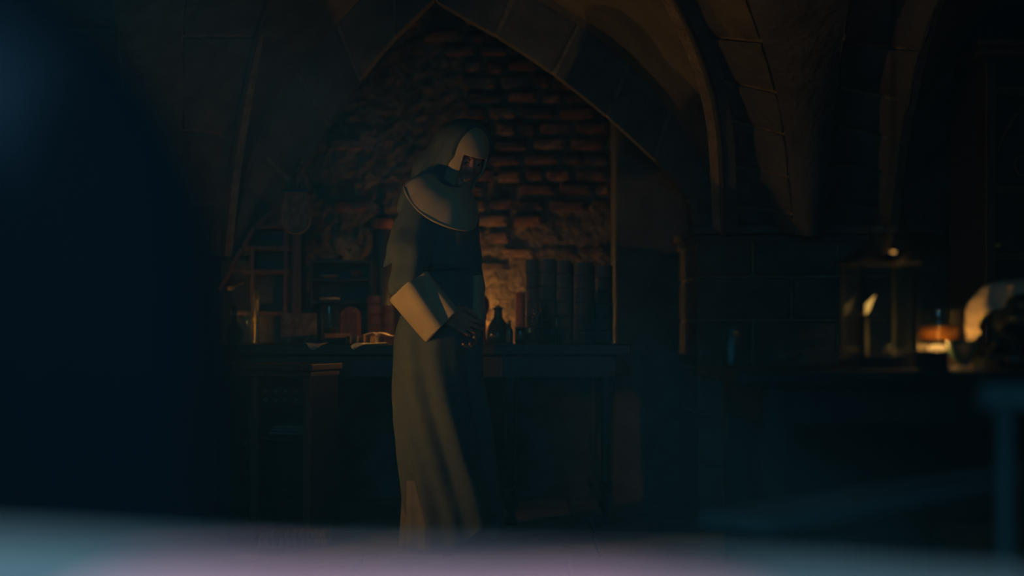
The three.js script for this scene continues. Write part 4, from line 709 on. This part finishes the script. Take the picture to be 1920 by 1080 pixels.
{ // bright glint above the lantern, built as a small glowing oil lamp on a chain
  const d = 3.22, p = P(1675, 475, d), t = thing('glint_lamp', 'small bright glint above the lantern, built as a hanging oil lamp', 'lamp', p.toArray());
  part('bowl', lathe([[0.0001, -0.03], [0.012, -0.029], [0.03, -0.018], [0.036, -0.002], [0.033, -0.002], [0.026, -0.012], [0.0001, -0.016]]), M.iron, t);
  for (let i = 0; i < 3; i++) { const a = i * 2.094 + 0.5; part('chain', tube([[Math.cos(a) * 0.035, -0.002, Math.sin(a) * 0.035], [Math.cos(a) * 0.02, 0.14, Math.sin(a) * 0.02], [0, 0.3, 0]], 0.0012, 8, 5), M.iron, t); }
  part('rod', cyl(0.003, 0.003, 3.26 - p.y - 0.3, 0, 0.3, 0, 8), M.iron, t);
  part('flame', new THREE.SphereGeometry(1, 16, 10).scale(0.0065, 0.0022, 0.005).translate(0, 0.003, 0), M.flame, t); lampIn(t, 0.003, 0.015);
}
{ // jar with amber filling on a block
  const d = 3.56, o = onTable(1752, d), t = thing('block', 'dark wooden block under the amber-filled jar', 'block', o); part('body', box(0.13, 0.066, 0.11, 0, 0.033, 0), M.woodDark, t);
  const j = thing('preserve_jar', 'wide glass jar half full of amber liquid with a ribbed rim', 'jar', [(1760 - 960) * d / F, YT + 0.066, -d]), r = 0.064;
  part('glass', lathe([[0.0001, 0.002], [r - 0.006, 0.001], [r, 0.01], [r, 0.052], [r - 0.003, 0.056], [r + 0.001, 0.06], [r - 0.003, 0.065], [r + 0.001, 0.07], [r - 0.002, 0.086], [r + 0.003, 0.09], [r - 0.002, 0.09], [r - 0.006, 0.084], [r - 0.004, 0.052], [r - 0.004, 0.012], [0.0001, 0.006]], 40), M.glass, j);
  part('filling', lathe([[0.0001, 0.008], [r - 0.007, 0.009], [r - 0.006, 0.046], [0.0001, 0.047]], 36), M.potion, j, 'amber liquid');
}
{ // low oil lamp that lights the cloth, with a dark box before it
  const p = P(1757, 653, 3.39), t = thing('oil_lamp', 'low brass oil lamp with a broad flame under the amber jar', 'lamp', [p.x, YT, p.z]), y = p.y - YT;
  part('bowl', lathe([[0.0001, 0], [0.03, 0], [0.03, 0.006], [0.012, 0.014], [0.01, y - 0.03], [0.018, y - 0.022], [0.021, y - 0.012], [0.018, y - 0.012], [0.0001, y - 0.014]]), M.brass, t);
  part('flame', new THREE.SphereGeometry(1, 18, 12).scale(0.024, 0.0105, 0.014).translate(0, y, 0), M.flame, t); lampIn(t, y + 0.002, 0.10);
  const b = thing('box', 'small black box hiding the foot of the low oil lamp', 'box', onTable(1747, 3.24)); part('body', box(0.068, 0.036, 0.06, 0, 0.018, 0), M.leatherBlack, b); part('lid', box(0.071, 0.012, 0.063, 0, 0.042, 0), M.leatherBlack, b);
}
{ // bowl, spoons, paper
  const b = thing('mortar_bowl', 'dark glazed bowl tapering to a small foot right of the oil lamp', 'bowl', onTable(1808, 3.36)), h = 0.072;
  part('bowl', lathe([[0.0001, 0], [0.016, 0], [0.018, 0.006], [0.016, 0.01], [0.028, 0.026], [0.042, 0.052], [0.046, h], [0.043, h], [0.038, 0.052], [0.024, 0.028], [0.0001, 0.016]], 36), mat([0.03, 0.075, 0.07], { roughness: 0.18, clearcoat: 0.5 }), b);
  solo('paper', sheet((u, v) => new V3((u - 0.5) * 0.1, 0.003 + 0.004 * Math.sin(u * 4) * Math.sin(v * 5), (0.5 - v) * 0.09), 10, 8, 0.0012), M.paper, 'white paper lying under the dark bowl and the spoons', 'paper', undefined, new V3((1806 - 960) * 3.24 / F, YT + 0.002, -3.25));
  const spoon = (label, a, c) => { const t = thing('spoon', label, 'spoon', a.toArray()); const q = c.clone().sub(a); part('handle', bar([0, 0, 0], q.toArray(), 0.011, 0.004), M.gold, t); part('bowl', new THREE.SphereGeometry(1, 16, 10).scale(0.012, 0.018, 0.005).rotateZ(-0.6), M.gold, t); };
  spoon('brass spoon leaning against the dark bowl, the left one', P(1828, 684, 3.25), P(1836, 641, 3.3)); spoon('brass spoon leaning outward under the draped pot, the right one', P(1838, 682, 3.27), P(1866, 643, 3.34));
  const dish = lathe([[0.0001, 0], [0.05, 0], [0.07, 0.008], [0.092, 0.022], [0.094, 0.026], [0.088, 0.025], [0.066, 0.012], [0.0001, 0.008]], 40);
  const d1 = thing('glass_dish', 'lower of the two dark dishes stacked under the draped pot', 'dish', onTable(1900, 3.44)); part('body', dish, M.glassDark, d1);
  const d2 = dup(d1, [onTable(1900, 3.44)[0], YT + 0.034, -3.44], 0, 'upper of the two dark dishes stacked under the draped pot');
  const jr = thing('jar', 'small stoppered glass jar in front of the stacked dark dishes', 'jar', onTable(1905, 3.27)); part('body', lathe([[0.0001, 0], [0.018, 0], [0.021, 0.008], [0.021, 0.034], [0.012, 0.042], [0.012, 0.048], [0.0001, 0.048]]), M.glassGreen, jr); part('stopper', new THREE.SphereGeometry(0.011, 14, 10).translate(0, 0.054, 0), M.glassDark, jr);
}
{ // round pot under a white cloth
  const d = 3.46, o = onTable(1944, d), cx = o[0], y0 = YT + 0.064, t = thing('pot', 'big round glossy black pot under the white cloth', 'pot', [cx, y0, -d]), r = 0.12, H = 0.15;
  part('body', lathe([[0.0001, 0], [0.06, 0], [0.065, 0.008], [0.105, 0.03], [r, 0.065], [0.12, 0.09], [0.105, 0.118], [0.098, 0.13], [0.106, 0.14], [0.1, 0.15], [0.0001, 0.15]], 40), M.glassDark, t);
  for (const [x, y, z] of [[-0.094, 0.062, 0.09], [-0.078, 0.10, 0.098], [-0.03, 0.062, 0.124], [-0.02, 0.092, 0.118]]) part('glint_stud', new THREE.SphereGeometry(0.007, 14, 10).translate(x, y, z), M.brass, t);  // studs added to stand for glints on the dark pot
  const hemAt = (a) => { const q = (a - 3.45) / 0.62; return 0.03 + 0.16 * Math.exp(-q * q) + 0.06 * Math.pow(Math.sin(a) * -0.5 + 0.5, 2); };
  const S = (u, v) => {
    const a = u * Math.PI * 2, L = 0.11 + hemAt(a) * 0.8 + 0.012 * Math.sin(a * 5 + 1), s = v * L, fold = Math.sin(a * 9 + 1.2 * Math.sin(a * 2) + s * 9) + 0.5 * Math.sin(a * 17 + 2 + s * 20), k = cl((s - 0.07) / 0.06, 0, 1);
    let rad, y; if (s < 0.11) { rad = s * 1.05; y = H + 0.014 - 0.016 * Math.pow(s / 0.11, 4); } else { const q = s - 0.11; rad = 0.1155 + 0.03 * Math.sin(Math.min(q, 0.08) / 0.08 * 1.57); y = H - 0.002 - q * 0.97; }
    rad += 0.013 * k * (fold + 0.9); y += 0.011 * N3(Math.cos(a) * rad * 24, 3, Math.sin(a) * rad * 24); rad += 0.012 * k * (N3(a * 3, s * 26, 7) + 0.5) + 0.004 * (1 - k) * Math.sin(a * 3 + s * 60);
    return new V3(rad * Math.cos(a), y, rad * Math.sin(a));
  };
  const c = solo('draped_cloth', sheet((u, v) => S(u, 1 - v), 150, 40, new V3(0, -0.002, 0)), M.linen, 'crumpled white cloth draped over the round black pot', 'cloth', undefined, new V3(cx, y0 + 0.004, -d));
}
{ // brown leaves of parchment, a leaning stick
  const cr = (px, py, d, w, h, turn, s, label) => { const p = P(px, py, d); solo('parchment', sheet((u, v) => { const X = (u - 0.5) * w, Z = (0.5 - v) * h, n = fbm(u * 2.4 + s, v * 2.4, s, 3); return new V3(X + 0.008 * N3(u * 4, v * 4, s), 0.012 + 0.05 * Math.max(0, n + 0.12) + 0.02 * Math.abs(u - 0.5), Z); }, 20, 14, 0.0015), M.parchment, label, 'paper', undefined, new V3(p.x, YT, -d)).rotation.y = turn; };
  cr(1522, 680, 3.40, 0.15, 0.13, 0.5, 2.2, 'crumpled brown parchment left of the lantern, the upper sheet'); cr(1500, 680, 3.24, 0.11, 0.1, -0.3, 7.7, 'small crumpled brown parchment at the near edge of the table');
  const g = thing('glass_bell', 'narrow clear glass jar standing empty at the left end of the table', 'jar', onTable(1370, 3.42)); part('body', lathe([[0.0001, 0.001], [0.02, 0.001], [0.0205, 0.09], [0.024, 0.1], [0.0225, 0.1], [0.019, 0.09], [0.0185, 0.004], [0.0001, 0.003]]), M.glass, g);
}
{ // tall carved cupboard at the right edge
  const d = 5.0, x0 = (1846 - 960) * d / F, w = 0.62, t = thing('carved_cupboard', 'tall carved dark cupboard with pointed tracery panels at the right edge', 'cupboard', [x0 + w / 2, 0, -d - 0.2]), H = hAt(92, d);
  part('carcass', box(w, H, 0.4, 0, H / 2, 0), M.woodDark, t); part('cornice', [box(w + 0.07, 0.03, 0.45, 0, H + 0.02, 0.01), box(w + 0.04, 0.03, 0.43, 0, H - 0.012, 0.008)], M.wood, t);
  for (const x of [-w / 2 + 0.02, w / 2 - 0.02, 0]) part('stile', box(0.04, H - 0.1, 0.02, x, H / 2, 0.207), M.wood, t);
  for (const y of [hAt(170, d), hAt(356, d), hAt(480, d), 0.3]) part('rail', box(w - 0.04, 0.035, 0.018, 0, y, 0.206), M.wood, t);
  for (const x of [-0.155, 0.155]) { const g = []; for (const s of [1, -1]) { const pts = []; for (let i = 0; i <= 10; i++) { const a = i / 10; pts.push(new V3(x + s * 0.125 * (1 - a * a), hAt(340, d) + a * 0.3, 0.205)); } g.push(new THREE.TubeGeometry(new THREE.CatmullRomCurve3(pts), 20, 0.009, 8)); } g.push(new THREE.TorusGeometry(0.04, 0.007, 8, 28).translate(x, hAt(310, d), 0.205)); part('tracery', g, M.wood, t); part('knob', new THREE.SphereGeometry(0.012, 14, 10).translate(x - 0.11, hAt(460, d), 0.218), M.brass, t); }
}

// ---------------------------------------------------------------- what stands close to the camera
{ // unseen candle on a stand at the left, placed to light the nun's cuff and skirt
  const x = -1.11, z = -4.3, t = thing('unseen_candle_stand', 'unseen waist-high candle stand behind the cloaked figure, placed to light the nun', 'candle stand', [x, 0, z]);
  part('pole', lathe([[0.0001, 0], [0.012, 0], [0.012, 0.3], [0.018, 0.32], [0.011, 0.34], [0.011, 0.63], [0.02, 0.65], [0.0001, 0.65]]), M.iron, t);
  for (let i = 0; i < 3; i++) { const a = i * 2.094 + 0.4; part('leg', bar([0, 0.14, 0], [Math.cos(a) * 0.17, 0.008, Math.sin(a) * 0.17], 0.014), M.iron, t); }
  part('pan', lathe([[0.0001, 0.65], [0.05, 0.652], [0.06, 0.665], [0.058, 0.666], [0.048, 0.656], [0.0001, 0.655]]), M.iron, t);
  const sh = sheet((u, v) => { const a = lerp(0.97, 6.02, u) ; return new V3(0.085 * Math.cos(a), 0.65 + 0.30 * v, 0.085 * -Math.sin(a)); }, 24, 4, 0.003);
  part('shield', [sh, cyl(0.088, 0.088, 0.003, 0, 0.95, 0, 28)], M.iron, t, 'curved shield added round the flame to darken the left vault');  // added to keep the candle off the left vault and back wall
  candle('unseen candle on the iron stand at the left, placed to light the nun', [x, 0.657, z], 0.10, 0.98, 'iron');
}
{ // bed under the camera
  const t = thing('bed', 'bed with a rumpled pale sheet blurred across the bottom of the view', 'bed', [0, 0, 0]);
  const yE = (x) => 0.671 - 0.041 * x + 0.002 * Math.sin(x * 14);      // height of the far edge
  const S = (u, v) => { const x = lerp(-1.1, 1.1, u), s = v * 2.1; let y, z; const top = 1.7; if (s < top) { z = 0.9 - s; y = yE(x) - 0.012 * Math.sin((top - s) * 5) + 0.006 * fbm(x * 4, z * 4, 2, 3); const e = cl((s - top + 0.06) / 0.06, 0, 1); y -= 0.018 * e * e; } else { const q = s - top; z = -0.80 - 0.02 * Math.sin(cl(q / 0.08, 0, 1) * 1.57) + 0.008 * Math.sin(x * 20); y = yE(x) - 0.018 - q; } return new V3(x, y, z - 0.0); };
  part('sheet', sheet((u, v) => S(u, v), 60, 70, 0.006), M.sheetLinen, t, 'pale rumpled bedsheet');
  part('mattress', box(2.1, 0.24, 1.62, 0, 0.49, 0.05, 0.05), M.linen, t);
  part('frame', [box(2.2, 0.12, 0.05, 0, 0.32, -0.76), box(2.2, 0.12, 0.05, 0, 0.32, 0.88), box(0.05, 0.12, 1.6, -1.1, 0.32, 0.06), box(0.05, 0.12, 1.6, 1.1, 0.32, 0.06)], M.woodDark, t);
  for (const [x, z] of [[-1.08, -0.76], [1.08, -0.76], [-1.08, 0.88], [1.08, 0.88]]) part('leg', box(0.07, 0.4, 0.07, x, 0.2, z), M.woodDark, t);
  const B = (u, v) => { const a = lerp(-1, 1, u), x = lerp(-0.185, 0.12, u), z = lerp(0.6, -0.632, v), edge = Math.pow(Math.min(1, (1 - Math.abs(a)) * 2.2), 0.5); return new V3(x, yE(x) + 0.003 + 0.012 * edge * (0.8 + 0.2 * Math.sin(v * 6)) + 0.004 * fbm(x * 8, z * 6, 5, 3), z); };
  solo('blanket', sheet(B, 40, 40, new V3(0, -0.006, 0)), M.blanket, 'rose-coloured blanket on the bed at the bottom centre, out of focus', 'blanket');
}
{ // cloaked figure close on the left, seen from behind
  const d = 1.06, C = (px, py, dz = 0) => { const p = P(px, py, d - dz); return [p.x, p.y, p.z]; };
  const t = thing('person', 'figure in a dark blue hooded cloak seen from behind, blurred at the left edge', 'person', [0, 0, 0]);
  const body = all([ell(-0.55, 1.02, -1.26, 0.07, 0.1, 0.085), cap([-0.55, 0.95, -1.23], [-0.54, 0.88, -1.18], 0.045, 0.05), cap([-0.54, 0.82, -1.14], [-0.52, 0.45, -1.1], 0.09, 0.1), cap([-0.46, 0.82, -1.12], [-0.37, 0.74, -1.12], 0.035, 0.032), cap([-0.37, 0.74, -1.12], [-0.36, 0.52, -1.12], 0.03, 0.028), cap([-0.36, 0.52, -1.12], [-0.42, 0.48, -1.28], 0.028, 0.022), cap([-0.46, 0.44, -1.1], [-0.46, 0.42, -1.4], 0.06, 0.05), cap([-0.58, 0.44, -1.1], [-0.58, 0.42, -1.4], 0.06, 0.05), cap([-0.46, 0.42, -1.4], [-0.46, 0.04, -1.4], 0.045, 0.035), cap([-0.58, 0.42, -1.4], [-0.58, 0.04, -1.4], 0.045, 0.035)], 0.05);
  part('body', net(body, [-0.8, -0.02, -1.52], [-0.24, 1.24, -0.9], 0.014), M.skin, t);
  const cl1 = all([ell(-0.55, 1.02, -1.25, 0.1, 0.135, 0.12), cap([-0.55, 0.95, -1.2], [-0.5, 0.9, -1.1], 0.08, 0.09), cap(C(-130, -20, 0), C(20, 120), 0.07, 0.052), cap(C(20, 120), C(150, 290), 0.052, 0.06), cap(C(150, 290), C(250, 480), 0.062, 0.06), cap(C(250, 480), C(285, 700), 0.06, 0.056), cap(C(285, 700), C(288, 1500), 0.056, 0.07), cap([-0.5, 0.85, -1.06], [-0.5, 0.2, -1.08], 0.15, 0.2)], 0.07);
  part('cloak', net((x, y, z) => smax(cl1(x, y, z) + 0.006 * Math.sin(x * 80 + y * 9) * cl((1.0 - y) * 4, 0, 1), 0.05 - y, 0.01), [-0.82, 0.0, -1.36], [-0.12, 1.34, -0.7], 0.011), M.cloak, t, 'dark blue hooded cloak');
  const st = thing('stool', 'wooden stool under the cloaked figure', 'stool', [-0.51, 0, -1.0]); part('seat', box(0.4, 0.035, 0.32, 0, 0.3, 0, 0.01), M.wood, st); for (const [x, z] of [[-0.16, -0.12], [0.16, -0.12], [-0.16, 0.12], [0.16, 0.12]]) part('leg', bar([x, 0.285, z], [x * 1.15, 0.005, z * 1.15], 0.035), M.wood, st);
}
{ // bench running back on the right, chair at the very edge
  const a = P(1440, 975, 2.26), b = P(1890, 893, 2.95), dx = b.clone().sub(a), L = Math.hypot(dx.x, dx.z) + 0.5, turn = -Math.atan2(dx.z, dx.x), y = a.y, mx = a.x + Math.cos(turn) * L / 2 + Math.sin(turn) * -0.0, mz = a.z - Math.sin(turn) * L / 2;
  const t = thing('bench', 'plain wooden bench running back from the lower right, out of focus', 'bench', [mx, 0, mz], turn);
  part('seat', box(L, 0.03, 0.15, 0, y - 0.015, -0.075, 0.01), M.woodGrey, t); for (const x of [-L / 2 + 0.12, L / 2 - 0.12]) { part('leg', box(0.04, y - 0.035, 0.05, x, (y - 0.035) / 2, -0.04), M.woodDark, t); part('leg', box(0.04, y - 0.035, 0.05, x, (y - 0.035) / 2, -0.12), M.woodDark, t); } part('stretcher', box(L - 0.24, 0.04, 0.025, 0, 0.16, -0.08), M.woodDark, t);
  const c = P(1890, 722, 2.02), ch = thing('chair', 'wooden chair with a flat top rail cut off by the right edge', 'chair', [c.x + 0.2, 0, c.z - 0.02], -0.12);
  part('top_rail', box(0.46, 0.04, 0.03, 0, c.y - 0.02, 0, 0.008), M.woodGrey, ch); for (const x of [-0.19, 0.19]) part('post', box(0.022, c.y - 0.04, 0.022, x, (c.y - 0.04) / 2, -0.003, 0.006), M.woodGrey, ch);
  part('seat', box(0.44, 0.03, 0.4, 0, 0.43, -0.2, 0.01), M.woodDark, ch); for (const x of [-0.19, 0.19]) part('leg', box(0.034, 0.42, 0.034, x, 0.21, -0.37, 0.006), M.woodDark, ch); part('slat', box(0.36, 0.05, 0.014, 0, 0.58, 0, 0.004), M.woodDark, ch);
}
renderer.render(scene, camera);
